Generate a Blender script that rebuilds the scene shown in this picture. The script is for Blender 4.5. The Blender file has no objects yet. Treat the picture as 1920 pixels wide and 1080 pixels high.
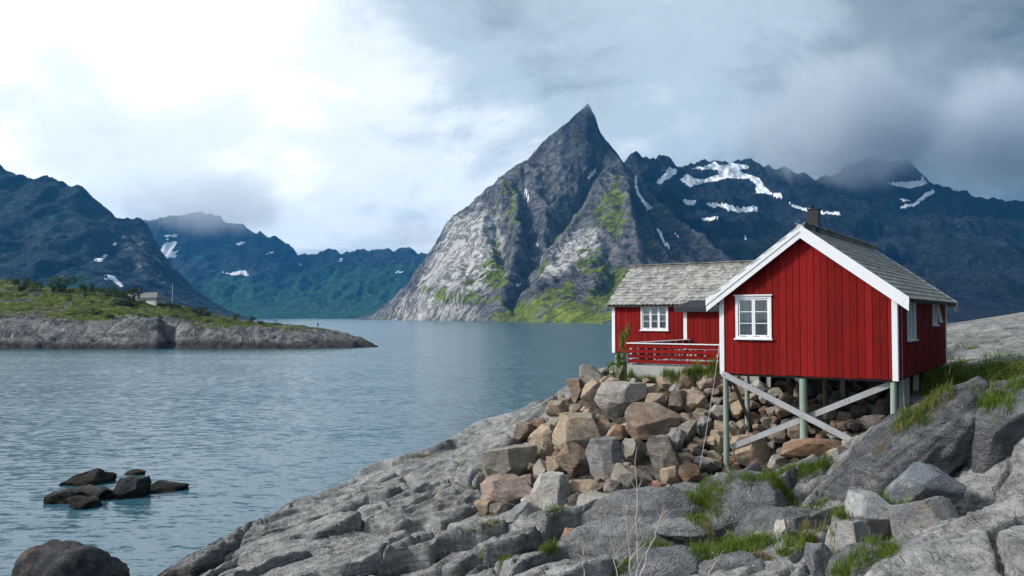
import bpy, bmesh, math, random
import numpy as np
from mathutils import Vector, Matrix
from mathutils.geometry import delaunay_2d_cdt

random.seed(7)
RNG = np.random.default_rng(7)
SC = bpy.context.scene
COL = SC.collection
R = math.radians

# ------------------------------------------------------------------ camera
FPX = 1581.0                     # focal length in pixels of the 1920 wide photograph
CAM_H = 9.0                      # metres above the fjord
PITCH = math.atan((593 - 540) / FPX)
cam_d = bpy.data.cameras.new('camera')
cam_d.sensor_width = 36.0
cam_d.lens = FPX / 1920 * 36.0
cam_d.clip_start = 0.5
cam_d.clip_end = 30000
cam = bpy.data.objects.new('camera', cam_d)
COL.objects.link(cam)
cam.location = (0, 0, CAM_H)
cam.rotation_euler = (R(90) + PITCH, 0, 0)
SC.camera = cam

# ------------------------------------------------------------------ world, sun, exposure
SUN_AZ = R(-97)                  # clockwise from the view direction: from the left, a little behind
SUN_EL = R(33)
SUN_DIR = Vector((math.sin(SUN_AZ) * math.cos(SUN_EL), math.cos(SUN_AZ) * math.cos(SUN_EL), math.sin(SUN_EL)))
SC.view_settings.view_transform = 'Standard'
SC.view_settings.look = 'None'
SC.view_settings.exposure = 0.92
SC.view_settings.gamma = 1.0
SC.view_settings.use_curve_mapping = False
SC.cycles.use_denoising = True
SC.cycles.max_bounces = 6
SC.cycles.diffuse_bounces = 3
SC.cycles.glossy_bounces = 3
SC.cycles.transparent_max_bounces = 12
SC.cycles.volume_bounces = 3
SC.cycles.volume_step_rate = 1.0
SC.cycles.volume_max_steps = 128


class NT:
    """small helper for building node trees"""
    def __init__(self, tree):
        self.t = tree
        tree.nodes.clear()

    def n(self, typ, props=None, **inp):
        nd = self.t.nodes.new(typ)
        for k, v in (props or {}).items():
            setattr(nd, k, v)
        for k, v in inp.items():
            k = k.replace('_', ' ')
            self.set(nd, k, v)
        return nd

    def set(self, nd, key, v):
        sock = nd.inputs[int(key[1:])] if key[0] == 'i' and key[1:].isdigit() else nd.inputs[key]
        if isinstance(v, bpy.types.NodeSocket):
            self.t.links.new(v, sock)
        elif isinstance(v, bpy.types.Node):
            self.t.links.new(v.outputs[0], sock)
        else:
            if sock.type == 'RGBA' and len(v) == 3:
                v = (*v, 1)
            sock.default_value = v

    def math(self, op, a, b=0.0, c=0.0, clamp=False):
        nd = self.t.nodes.new('ShaderNodeMath')
        nd.operation = op
        nd.use_clamp = clamp
        for i, v in enumerate((a, b, c)):
            self.set(nd, 'i%d' % i, v)
        return nd.outputs[0]

    def vmath(self, op, a, b=(0, 0, 0), out=0):
        nd = self.t.nodes.new('ShaderNodeVectorMath')
        nd.operation = op
        self.set(nd, 'i0', a)
        if op == 'SCALE':
            self.set(nd, 'Scale', b)
        else:
            self.set(nd, 'i1', b)
        return nd.outputs['Value'] if out == 'v' else nd.outputs[0]

    def noise(self, vec, scale, detail=5.0, rough=0.55, dist=0.0):
        nd = self.n('ShaderNodeTexNoise', None, Vector=vec, Scale=scale, Detail=detail, Roughness=rough, Distortion=dist)
        return nd.outputs[0]

    def ramp(self, fac, stops, interp='LINEAR'):
        nd = self.t.nodes.new('ShaderNodeValToRGB')
        cr = nd.color_ramp
        cr.interpolation = interp
        while len(cr.elements) < len(stops):
            cr.elements.new(0.5)
        for e, (p, c) in zip(cr.elements, stops):
            e.position = p
            e.color = (c, c, c, 1) if isinstance(c, (int, float)) else (*c, 1)
        self.set(nd, 'Fac', fac)
        return nd.outputs[0]

    def mix(self, fac, a, b, mode='MIX'):
        nd = self.t.nodes.new('ShaderNodeMix')
        nd.data_type = 'RGBA'
        nd.blend_type = mode
        self.set(nd, 'i0', fac)
        self.set(nd, 'i6', a)
        self.set(nd, 'i7', b)
        return nd.outputs[2]

    def sstep(self, x, lo, hi):
        nd = self.t.nodes.new('ShaderNodeMapRange')
        nd.interpolation_type = 'SMOOTHSTEP'
        self.set(nd, 'Value', x)
        self.set(nd, 'From Min', lo)
        self.set(nd, 'From Max', hi)
        return nd.outputs[0]

    def mapping(self, vec, scale=(1, 1, 1), rot=(0, 0, 0)):
        return self.n('ShaderNodeMapping', None, Vector=vec, Scale=scale, Rotation=rot).outputs[0]


world = bpy.data.worlds.new('World')
SC.world = world
world.use_nodes = True
g = NT(world.node_tree)
SKY_STRENGTH = 0.060
sky = g.n('ShaderNodeTexSky', {'sky_type': 'NISHITA', 'sun_disc': False, 'sun_elevation': SUN_EL,
                               'sun_rotation': SUN_AZ, 'air_density': 1.0, 'dust_density': 1.0})
tc = g.n('ShaderNodeTexCoord')
dirv = tc.outputs['Generated']
sep = g.n('ShaderNodeSeparateXYZ', None, Vector=dirv)
zc = g.math('ADD', g.math('MAXIMUM', sep.outputs[2], 0.0), 0.42)
deck = g.n('ShaderNodeCombineXYZ', None, X=g.math('DIVIDE', sep.outputs[0], zc), Y=g.math('DIVIDE', sep.outputs[1], zc), Z=0.0).outputs[0]
# billows of the overcast: masses, their lumps, and how thin the layer is
mid = g.noise(g.vmath('ADD', deck, (1.7, 2.9, 3)), 2.3, 8, 0.58, 0.6)
fine = g.noise(g.vmath('ADD', deck, (5.2, 0.3, 9)), 6.0, 7, 0.62, 0.5)
# the layer is thinnest, hence brightest, towards the sun's side of the sky
thin = g.math('MULTIPLY_ADD', g.vmath('DOT_PRODUCT', dirv, (-0.90, 0.22, 0.10), 'v'), 0.80, 0.458)
thin = g.math('ADD', thin, g.math('MULTIPLY', g.math('SUBTRACT', mid, 0.5), 0.78))
thin = g.math('ADD', thin, g.math('MULTIPLY', g.math('SUBTRACT', fine, 0.5), 0.32))
# the cloud masses seen over the fjord: bright breaks and heavy dark banks
for (lx, ly, size, amt) in ((600, 215, 0.15, 0.14), (330, 90, 0.11, 0.06), (860, 390, 0.09, 0.12), (200, 280, 0.12, -0.16), (380, 375, 0.17, -0.16), (690, 450, 0.10, -0.10), (830, 0, 0.15, -0.16), (640, 40, 0.06, -0.10),
                            (1780, 170, 0.24, -0.16), (1330, 140, 0.13, 0.16), (1080, 60, 0.12, -0.08)):
    dv = Vector(((lx - 960) / FPX, 1.0, (593 - ly) / FPX)).normalized()
    dd = g.vmath('DISTANCE', dirv, tuple(dv), 'v')
    lobe = g.math('POWER', 2.718, g.math('MULTIPLY', g.math('MULTIPLY', dd, dd), -1.0 / (size * size)))
    thin = g.math('MULTIPLY_ADD', lobe, amt, thin)
cloud_col = g.ramp(thin, [(0.0, (0.75, 1.15, 1.5)), (0.30, (2.6, 3.25, 3.75)), (0.55, (4.9, 6.0, 6.9)), (0.76, (8.9, 9.6, 10.1)), (1.0, (13.5, 13.9, 14.3))], 'EASE')
hole = g.sstep(g.noise(g.vmath('ADD', deck, (8.8, 4.1, 5)), 1.9, 6, 0.6, 0.4), 0.66, 0.76)
sky_col = g.mix(g.math('MULTIPLY', hole, 0.7), cloud_col, sky)
bg = g.n('ShaderNodeBackground', None, Color=sky_col, Strength=SKY_STRENGTH)
g.n('ShaderNodeOutputWorld', None, Surface=bg)

sun_d = bpy.data.lights.new('sun', 'SUN')
sun_d.energy = 2.1
sun_d.angle = R(8)
sun_d.color = (1.0, 0.96, 0.90)
sun = bpy.data.objects.new('sun', sun_d)
COL.objects.link(sun)
sun.rotation_euler = (-SUN_DIR).to_track_quat('-Z', 'Y').to_euler()


# ------------------------------------------------------------------ numbers: projection and noise
CP, SP = math.cos(PITCH), math.sin(PITCH)


def at(px, py, d):
    """the point at forward distance d behind a pixel of the photograph"""
    u, v = (px - 960) / FPX, (540 - py) / FPX
    y = CP - v * SP
    z = SP + v * CP
    return np.array([u * d / y, d, CAM_H + z * d / y])


def to_px(p):
    y, z = p[..., 1], p[..., 2] - CAM_H
    f = CP * y + SP * z
    v = -SP * y + CP * z
    return 960 + FPX * p[..., 0] / f, 540 - FPX * v / f


def _h(ix, iy, iz, seed):
    with np.errstate(over='ignore'):
        h = (ix.astype(np.int64).astype(np.uint32) * np.uint32(374761393)
             + iy.astype(np.int64).astype(np.uint32) * np.uint32(668265263)
             + iz.astype(np.int64).astype(np.uint32) * np.uint32(2147483647)
             + np.uint32((seed * 1274126177) & 0xffffffff))
        h = (h ^ (h >> np.uint32(13))) * np.uint32(1274126177)
        h = (h ^ (h >> np.uint32(16))) * np.uint32(2246822519)
        h = h ^ (h >> np.uint32(15))
    return h.astype(np.float64) / 4294967295.0


def perlin2(x, y, seed=0):
    x0, y0 = np.floor(x), np.floor(y)
    fx, fy = x - x0, y - y0
    ux, uy = fx * fx * fx * (fx * (fx * 6 - 15) + 10), fy * fy * fy * (fy * (fy * 6 - 15) + 10)
    zz = np.zeros_like(x0)

    def gr(dx, dy):
        a = _h(x0 + dx, y0 + dy, zz, seed) * 2 * np.pi
        return np.cos(a) * (fx - dx) + np.sin(a) * (fy - dy)
    a = gr(0, 0) * (1 - ux) + gr(1, 0) * ux
    b = gr(0, 1) * (1 - ux) + gr(1, 1) * ux
    return (a * (1 - uy) + b * uy) * 1.45


def fbm2(x, y, octv=5, seed=0, gain=0.5, lac=2.03):
    s, a, t = 0, 1.0, 0
    for k in range(octv):
        s = s + a * perlin2(x, y, seed + k * 17)
        t += a
        a *= gain
        x, y = x * lac + 3.7, y * lac - 1.9
    return s / t


def ridged2(x, y, octv=5, seed=0, gain=0.5, lac=2.05):
    s, a, t = 0, 1.0, 0
    for k in range(octv):
        s = s + a * (1 - np.abs(perlin2(x, y, seed + k * 17)) * 2)
        t += a
        a *= gain
        x, y = x * lac + 5.1, y * lac + 2.3
    return s / t


def perlin3(p, seed=0):
    f0 = np.floor(p)
    f = p - f0
    u = f * f * f * (f * (f * 6 - 15) + 10)
    out = 0
    for i in (0, 1):
        for j in (0, 1):
            for k in (0, 1):
                ix, iy, iz = f0[:, 0] + i, f0[:, 1] + j, f0[:, 2] + k
                a = _h(ix, iy, iz, seed) * 2 * np.pi
                c = _h(ix, iy, iz, seed + 91) * 2 - 1
                s = np.sqrt(1 - c * c)
                d = np.cos(a) * s * (f[:, 0] - i) + np.sin(a) * s * (f[:, 1] - j) + c * (f[:, 2] - k)
                w = (u[:, 0] if i else 1 - u[:, 0]) * (u[:, 1] if j else 1 - u[:, 1]) * (u[:, 2] if k else 1 - u[:, 2])
                out = out + d * w
    return out * 1.5


def worley2(x, y, seed=0):
    """nearest and second distance, three random numbers of the cell, offset to its centre"""
    x0, y0 = np.floor(x), np.floor(y)
    F1 = np.full(x.shape, 9.0)
    F2 = np.full(x.shape, 9.0)
    cx, cy = np.zeros(x.shape), np.zeros(x.shape)
    ox, oy = np.zeros(x.shape), np.zeros(x.shape)
    z = np.zeros_like(x)
    for i in (-1, 0, 1):
        for j in (-1, 0, 1):
            gx, gy = x0 + i, y0 + j
            dx = gx + _h(gx, gy, z, seed) - x
            dy = gy + _h(gx, gy, z, seed + 5) - y
            d = np.sqrt(dx * dx + dy * dy)
            near = d < F1
            F2 = np.where(near, F1, np.minimum(F2, d))
            cx, cy = np.where(near, gx, cx), np.where(near, gy, cy)
            ox, oy = np.where(near, -dx, ox), np.where(near, -dy, oy)
            F1 = np.where(near, d, F1)
    return F1, F2, _h(cx, cy, z, seed + 11), _h(cx, cy, z, seed + 12), _h(cx, cy, z, seed + 13), ox, oy


def inside(px, py, poly):
    r = np.zeros(px.shape, bool)
    n = len(poly)
    for i in range(n):
        x1, y1 = poly[i]
        x2, y2 = poly[(i + 1) % n]
        if y1 == y2:
            continue
        c = ((y1 > py) != (y2 > py)) & (px < (x2 - x1) * (py - y1) / (y2 - y1) + x1)
        r ^= c
    return r


def smooth01(x, lo, hi):
    t = np.clip((x - lo) / (hi - lo), 0, 1)
    return t * t * (3 - 2 * t)


# ------------------------------------------------------------------ mesh helpers
def mesh_arrays(name, V, F, smooth=True):
    """a mesh from an (n,3) array and a list of, or an array of, equal-length faces"""
    V = np.asarray(V, dtype=np.float32)
    me = bpy.data.meshes.new(name)
    F = np.asarray(F, dtype=np.int32)
    k = F.shape[1]
    me.vertices.add(len(V))
    me.vertices.foreach_set('co', V.ravel())
    me.loops.add(F.size)
    me.loops.foreach_set('vertex_index', F.ravel())
    me.polygons.add(len(F))
    me.polygons.foreach_set('loop_start', np.arange(0, F.size, k, dtype=np.int32))
    if smooth:
        me.polygons.foreach_set('use_smooth', np.ones(len(F), bool))
    else:
        me.polygons.foreach_set('use_smooth', np.zeros(len(F), bool))
    me.update(calc_edges=True)
    return me


def add_attr(me, name, arr):
    a = me.attributes.new(name, 'FLOAT', 'POINT')
    a.data.foreach_set('value', np.asarray(arr, dtype=np.float32).ravel())


def grid_mesh(name, X, Y, Z, floor=-1e9):
    ny, nx = X.shape
    V = np.stack([X, Y, Z], -1).reshape(-1, 3)
    i = np.arange(ny * nx).reshape(ny, nx)
    F = np.stack([i[:-1, :-1], i[:-1, 1:], i[1:, 1:], i[1:, :-1]], -1).reshape(-1, 4)
    F = F[(V[:, 2][F] > floor).any(1)]          # leave out what lies deep under the water
    return mesh_arrays(name, V, F)


def link(name, me, mat=None, parent=None, loc=None):
    o = bpy.data.objects.new(name, me)
    if mat is not None and me is not None and len(me.materials) == 0:
        me.materials.append(mat)
    COL.objects.link(o)
    if parent is not None:
        o.parent = parent
    if loc is not None:
        o.location = loc
    return o


def tag(o, label, cat=None, group=None, kind=None):
    o['label'] = label
    if cat:
        o['category'] = cat
    if group:
        o['group'] = group
    if kind:
        o['kind'] = kind
    return o


def empty(name, loc=(0, 0, 0), rz=0.0):
    o = bpy.data.objects.new(name, None)
    COL.objects.link(o)
    o.location = loc
    o.rotation_euler = (0, 0, rz)
    return o


class MB:
    """collects boxes, beams and tubes into one mesh"""
    def __init__(self):
        self.v, self.f = [], []

    def add(self, V, F):
        b = len(self.v)
        self.v.extend(tuple(map(float, p)) for p in V)
        self.f.extend(tuple(b + i for i in q) for q in F)
        return self

    def box(self, x0, x1, y0, y1, z0, z1):
        return self.add([(x0, y0, z0), (x1, y0, z0), (x1, y1, z0), (x0, y1, z0), (x0, y0, z1), (x1, y0, z1), (x1, y1, z1), (x0, y1, z1)],
                        [(0, 3, 2, 1), (4, 5, 6, 7), (0, 1, 5, 4), (1, 2, 6, 5), (2, 3, 7, 6), (3, 0, 4, 7)])

    def hexa(self, pts):
        return self.add(pts, [(0, 3, 2, 1), (4, 5, 6, 7), (0, 1, 5, 4), (1, 2, 6, 5), (2, 3, 7, 6), (3, 0, 4, 7)])

    def beam(self, p, q, side, w, t):
        """a board from p to q; side is the direction of its width w, t its thickness"""
        p, q, side = Vector(p), Vector(q), Vector(side)
        ax = (q - p).normalized()
        side = (side - ax * side.dot(ax)).normalized()
        nn = ax.cross(side)
        s, n = side * (w / 2), nn * (t / 2)
        return self.hexa([p - s - n, p + s - n, p + s + n, p - s + n, q - s - n, q + s - n, q + s + n, q - s + n])

    def tube(self, pts, radii, n=8, caps=True):
        pts = [Vector(p) for p in pts]
        rings = []
        for i, p in enumerate(pts):
            a = (pts[min(i + 1, len(pts) - 1)] - pts[max(i - 1, 0)]).normalized()
            ref = Vector((1, 0, 0)) if abs(a.x) < 0.8 else Vector((0, 1, 0))
            s = a.cross(ref).normalized()
            t = a.cross(s)
            r = radii[i] if hasattr(radii, '__len__') else radii
            rings.append([p + (s * math.cos(2 * math.pi * k / n) + t * math.sin(2 * math.pi * k / n)) * r for k in range(n)])
        V = [v for rg in rings for v in rg]
        F = []
        for i in range(len(pts) - 1):
            for k in range(n):
                F.append((i * n + k, (i + 1) * n + k, (i + 1) * n + (k + 1) % n, i * n + (k + 1) % n))
        if caps:
            F.append(tuple(range(n)))
            F.append(tuple((len(pts) - 1) * n + k for k in reversed(range(n))))
        return self.add(V, F)

    def mesh(self, name, smooth=False):
        me = bpy.data.meshes.new(name)
        me.from_pydata(self.v, [], self.f)
        bm = bmesh.new()
        bm.from_mesh(me)
        bmesh.ops.recalc_face_normals(bm, faces=bm.faces)
        bm.to_mesh(me)
        bm.free()
        if smooth:
            me.polygons.foreach_set('use_smooth', np.ones(len(me.polygons), bool))
            me.set_sharp_from_angle(angle=R(40))
        return me

    def build(self, name, mat, parent=None, smooth=False):
        return link(name, self.mesh(name, smooth), mat, parent)


# ------------------------------------------------------------------ materials
def mat(name):
    m = bpy.data.materials.new(name)
    m.use_nodes = True
    return m, NT(m.node_tree)


def finish(g, color, rough=0.8, bump=None, bstr=0.5, bdist=0.02, spec=0.3, **kw):
    b = g.n('ShaderNodeBsdfPrincipled', None, Roughness=rough)
    g.set(b, 'Base Color', color)
    g.set(b, 'Specular IOR Level', spec)
    for k, v in kw.items():
        g.set(b, k.replace('_', ' '), v)
    if bump is not None:
        bp = g.n('ShaderNodeBump', None, Height=bump, Strength=bstr, Distance=bdist)
        g.set(b, 'Normal', bp.outputs[0])
    g.n('ShaderNodeOutputMaterial', None, Surface=b)
    return b


def pos(g):
    return g.n('ShaderNodeNewGeometry').outputs['Position']


def attr(g, name):
    return g.n('ShaderNodeAttribute', {'attribute_name': name}).outputs['Fac']


def rock_material(name, stops, scale=1.0, use_obj_color=False, stripes=0.5, moss=False, stain=(0.30, 0.20, 0.11), stain_amt=0.35, rot=(0.5, 0.35, 0.3), bstr=0.75, wetline=False, second=(0.30, 0.275, 0.245)):
    m, g = mat(name)
    p = pos(g)
    if use_obj_color:
        oi = g.n('ShaderNodeObjectInfo')
        p = g.vmath('ADD', p, g.vmath('SCALE', oi.outputs['Location'], 13.0))
    w = g.vmath('ADD', p, g.vmath('SCALE', g.n('ShaderNodeTexNoise', None, Vector=p, Scale=0.9 * scale, Detail=3.0).outputs[1], 0.6))
    n1 = g.noise(w, 0.55 * scale, 6, 0.6)
    n2 = g.noise(p, 3.4 * scale, 8, 0.66)
    n3 = g.noise(p, 17 * scale, 6, 0.7)
    band = g.noise(g.mapping(w, (0.55 * scale, 0.55 * scale, 5.0 * scale), rot), 1.6, 7, 0.62, 0.3)
    mixn = g.math('ADD', g.math('MULTIPLY', n1, 0.28), g.math('MULTIPLY', n2, 0.34))
    mixn = g.math('ADD', mixn, g.math('MULTIPLY', n3, 0.20))
    mixn = g.math('ADD', mixn, g.math('MULTIPLY', band, 0.18 + 0.2 * stripes))
    mixn = g.math('SUBTRACT', mixn, 0.1 * stripes)
    col = g.ramp(mixn, stops)
    if use_obj_color:
        oc = g.mix(g.math('MULTIPLY', g.sstep(g.noise(w, 1.3 * scale, 5, 0.6), 0.46, 0.62), 0.55), oi.outputs['Color'], second)
        col = g.mix(1.0, g.ramp(mixn, [(0.34, 0.40), (0.42, 0.78), (0.5, 1.02), (0.64, 1.42)]), oc, 'MULTIPLY')
    sm = g.sstep(g.noise(w, 0.8 * scale, 6, 0.65), 0.55, 0.72)
    col = g.mix(g.math('MULTIPLY', sm, stain_amt), col, stain)
    pale = g.sstep(g.noise(p, 5.5 * scale, 5, 0.7), 0.62, 0.70)         # pale lichen flecks
    col = g.mix(g.math('MULTIPLY', pale, 0.35), col, (0.46, 0.47, 0.45))
    dark = g.sstep(g.noise(g.vmath('ADD', p, (9, 4, 2)), 2.4 * scale, 8, 0.72), 0.58, 0.68)   # black lichen
    col = g.mix(g.math('MULTIPLY', dark, 0.55), col, (0.045, 0.046, 0.05))
    if wetline:
        zz = g.n('ShaderNodeSeparateXYZ', None, Vector=p).outputs[2]
        zz = g.math('ADD', zz, g.math('MULTIPLY', g.math('SUBTRACT', n2, 0.5), 0.6))
        alg = g.math('SUBTRACT', 1.0, g.sstep(zz, 0.15, 0.75))
        col = g.mix(g.math('MULTIPLY', alg, 0.85), col, (0.026, 0.021, 0.014))
    if moss:
        mo = attr(g, 'moss')
        mo = g.sstep(g.math('ADD', mo, g.math('MULTIPLY', g.math('SUBTRACT', n2, 0.5), 0.9)), 0.45, 0.6)
        mc = g.ramp(n3, [(0.3, (0.035, 0.055, 0.012)), (0.5, (0.09, 0.115, 0.02)), (0.7, (0.20, 0.16, 0.055))])
        col = g.mix(mo, col, mc)
    if moss:
        so = g.math('MULTIPLY', attr(g, 'soil'), 0.9)
        col = g.mix(so, col, g.ramp(n3, [(0.35, (0.035, 0.03, 0.024)), (0.65, (0.14, 0.115, 0.09))]))
    j1 = g.math('ABSOLUTE', g.math('SUBTRACT', g.noise(g.mapping(w, (0.5, 0.5, 1.5), rot), 1.1 * scale, 5, 0.62, 0.8), 0.5))
    j2 = g.math('ABSOLUTE', g.math('SUBTRACT', g.noise(g.mapping(p, (0.6, 0.6, 1.6), (rot[2], rot[0], rot[1])), 2.6 * scale, 4, 0.6, 0.5), 0.5))
    crk = g.math('ADD', g.sstep(j1, 0.0, 0.022), g.math('MULTIPLY', g.sstep(j2, 0.0, 0.03), 0.5))
    hgt = g.math('ADD', g.math('MULTIPLY', n2, 0.6), g.math('MULTIPLY', n3, 0.3))
    hgt = g.math('ADD', hgt, g.math('MULTIPLY', band, 0.7 * stripes + 0.15))
    hgt = g.math('ADD', hgt, g.math('MULTIPLY', crk, 0.22))
    finish(g, col, 0.9, hgt, bstr, 0.42 / scale, 0.15)
    return m


M = {}
GREY = [(0.34, (0.035, 0.036, 0.037)), (0.42, (0.145, 0.146, 0.147)), (0.51, (0.29, 0.289, 0.283)), (0.63, (0.48, 0.474, 0.46))]
M['shore_rock'] = rock_material('shore_rock', GREY, 0.8, stripes=0.8, moss=True, wetline=True, stain_amt=0.22)
M['boulder'] = rock_material('boulder', GREY, 1.25, use_obj_color=True, stripes=0.45, stain_amt=0.55, stain=(0.26, 0.17, 0.10), bstr=0.6)
M['outcrop'] = rock_material('outcrop', GREY, 0.85, use_obj_color=True, stripes=1.1, stain_amt=0.12, rot=(0.75, 0.5, 0.2), bstr=1.0, second=(0.30, 0.302, 0.30))
M['sea_rock'] = rock_material('sea_rock', [(0.3, (0.02, 0.021, 0.024)), (0.5, (0.055, 0.056, 0.06)), (0.7, (0.16, 0.155, 0.145))], 0.9, stripes=0.4, wetline=True)


def mountain_material(name, dark, light, green1, green2, bdist=6.0, bstr=0.8, tide=False):
    m, g = mat(name)
    p = pos(g)
    w = g.vmath('ADD', p, g.vmath('SCALE', g.n('ShaderNodeTexNoise', None, Vector=p, Scale=0.008, Detail=4.0).outputs[1], 60.0))
    n1 = g.noise(w, 0.006, 7, 0.6)
    n2 = g.noise(p, 0.035, 9, 0.68)
    st = g.noise(g.mapping(w, (0.05, 0.05, 0.009)), 1.0, 7, 0.65, 0.4)      # water streaks down the walls
    lay = g.noise(g.mapping(w, (0.012, 0.012, 0.05), (0.35, 0.5, 0.2)), 1.0, 7, 0.6, 0.5)
    mx = g.math('ADD', g.math('MULTIPLY', n1, 0.22), g.math('MULTIPLY', n2, 0.33))
    mx = g.math('ADD', mx, g.math('ADD', g.math('MULTIPLY', st, 0.27), g.math('MULTIPLY', lay, 0.18)))
    base = g.ramp(mx, [(0.37, dark), (0.64, light)])
    ck = g.math('ABSOLUTE', g.math('SUBTRACT', g.noise(g.mapping(w, (0.011, 0.011, 0.006), (0.2, 0.5, 0.4)), 1.0, 7, 0.62, 0.7), 0.5))
    ck2 = g.math('ABSOLUTE', g.math('SUBTRACT', g.noise(g.mapping(w, (0.02, 0.02, 0.034), (0.4, -0.5, 0.1)), 1.0, 6, 0.62, 0.5), 0.5))
    ckm = g.math('MULTIPLY', g.sstep(ck, 0.0, 0.022), g.math('MULTIPLY_ADD', g.sstep(ck2, 0.0, 0.02), 0.5, 0.5))
    base = g.mix(g.math('MULTIPLY', attr(g, 'deep'), 0.62), base, (0.022, 0.028, 0.038))  # painted flank shade and dark summit rock, mixed into the base colour
    pl = attr(g, 'pale')
    pl = g.sstep(g.math('ADD', pl, g.math('ADD', g.math('MULTIPLY', g.math('SUBTRACT', lay, 0.5), 1.2), g.math('MULTIPLY', g.math('SUBTRACT', st, 0.5), 1.2))), 0.15, 0.95)
    base = g.mix(pl, base, g.ramp(mx, [(0.32, (0.36, 0.357, 0.345)), (0.48, (0.50, 0.49, 0.468)), (0.66, (0.62, 0.605, 0.58))]))
    base = g.mix(g.math('MULTIPLY', g.math('SUBTRACT', 1.0, ckm), 0.42), base, (dark[0] * 0.6, dark[1] * 0.6, dark[2] * 0.6))
    veg = attr(g, 'veg')
    veg = g.math('ADD', veg, g.math('ADD', g.math('MULTIPLY', g.math('SUBTRACT', n2, 0.5), 2.6), g.math('MULTIPLY', g.math('SUBTRACT', n1, 0.5), 1.6)))
    veg = g.math('ADD', veg, g.math('MULTIPLY', g.math('SUBTRACT', lay, 0.5), 1.0))
    veg = g.sstep(veg, 0.46, 0.66)
    gcol = g.ramp(g.noise(p, 0.05, 8, 0.7), [(0.35, green1), (0.62, green2)])
    base = g.mix(veg, base, gcol)
    sn = attr(g, 'snow')
    sn = g.sstep(g.math('ADD', sn, g.math('MULTIPLY', g.math('SUBTRACT', g.noise(p, 0.09, 5, 0.6), 0.5), 0.5)), 0.45, 0.55)
    base = g.mix(sn, base, (0.82, 0.85, 0.89))
    if tide:
        zz = g.n('ShaderNodeSeparateXYZ', None, Vector=p).outputs[2]
        zz = g.math('ADD', zz, g.math('MULTIPLY', g.math('SUBTRACT', n1, 0.5), 2.5))
        base = g.mix(g.math('MULTIPLY', g.math('SUBTRACT', 1.0, g.sstep(zz, 1.0, 3.0)), 0.85), base, (0.03, 0.028, 0.026))
    h = g.math('ADD', g.math('MULTIPLY', n2, 0.8), g.math('ADD', g.math('MULTIPLY', st, 0.5), g.math('MULTIPLY_ADD', ckm, 0.5, g.math('MULTIPLY', lay, 0.8))))
    h = g.math('MULTIPLY', h, g.math('SUBTRACT', 1.0, g.math('MULTIPLY', sn, 0.8)))
    finish(g, base, 0.9, h, bstr, bdist, 0.15)
    return m


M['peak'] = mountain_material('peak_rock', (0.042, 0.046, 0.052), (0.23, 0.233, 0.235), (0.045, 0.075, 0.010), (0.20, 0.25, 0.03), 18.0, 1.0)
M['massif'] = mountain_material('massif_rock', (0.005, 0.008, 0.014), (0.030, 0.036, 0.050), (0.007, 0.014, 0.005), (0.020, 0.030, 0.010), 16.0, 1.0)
M['far'] = mountain_material('far_rock', (0.007, 0.016, 0.026), (0.040, 0.062, 0.085), (0.011, 0.055, 0.030), (0.032, 0.102, 0.056), 16.0, 1.0)  # distance haze partly put into the blue-green rock and plant colours
M['head'] = mountain_material('headland', (0.045, 0.045, 0.047), (0.34, 0.335, 0.33), (0.03, 0.055, 0.008), (0.12, 0.15, 0.022), 1.6, 0.8, True)


def retune_headland():
    """the headland is a tenth of the mountains' size: finer grain"""
    for nd in M['head'].node_tree.nodes:
        if nd.type == 'TEX_NOISE' and not nd.inputs['Vector'].is_linked:
            pass
        if nd.type == 'TEX_NOISE' and nd.inputs['Scale'].default_value < 0.5:
            nd.inputs['Scale'].default_value *= 9
        if nd.type == 'MAPPING':
            nd.inputs['Scale'].default_value = [v * 9 for v in nd.inputs['Scale'].default_value]
        if nd.type == 'VECT_MATH' and nd.operation == 'SCALE':
            nd.inputs['Scale'].default_value /= 9


retune_headland()


def paint(name, col, rough=0.6, grain=0.1, vary=0.08, along=(9, 9, 0.7), bstr=0.25, dirt=0.0, spec=0.3):
    m, g = mat(name)
    tcn = g.n('ShaderNodeTexCoord')
    oi = g.n('ShaderNodeObjectInfo')
    p = g.vmath('ADD', tcn.outputs['Object'], g.vmath('SCALE', oi.outputs['Location'], 7.3))
    n1 = g.noise(g.mapping(p, along), 3.0, 6, 0.62)
    n2 = g.noise(pos(g), 1.3, 5, 0.6)
    v = g.math('ADD', g.math('MULTIPLY', g.math('SUBTRACT', n1, 0.5), grain * 4), g.math('MULTIPLY', g.math('SUBTRACT', n2, 0.5), grain * 3))
    v = g.math('ADD', v, g.math('MULTIPLY', g.math('SUBTRACT', oi.outputs['Random'], 0.5), vary * 2))
    v = g.math('ADD', v, 1.0)
    c = g.mix(1.0, (*col, 1), g.n('ShaderNodeCombineColor', None, Red=v, Green=v, Blue=v).outputs[0], 'MULTIPLY')
    if dirt:
        dm = g.sstep(g.noise(g.mapping(pos(g), (1.4, 1.4, 0.5)), 2.0, 7, 0.7), 0.52, 0.75)
        c = g.mix(g.math('MULTIPLY', dm, dirt), c, (col[0] * 0.45 + 0.012, col[1] * 0.45 + 0.012, col[2] * 0.45 + 0.010))
    finish(g, c, rough, n1, bstr, 0.006, spec)
    return m


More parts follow.
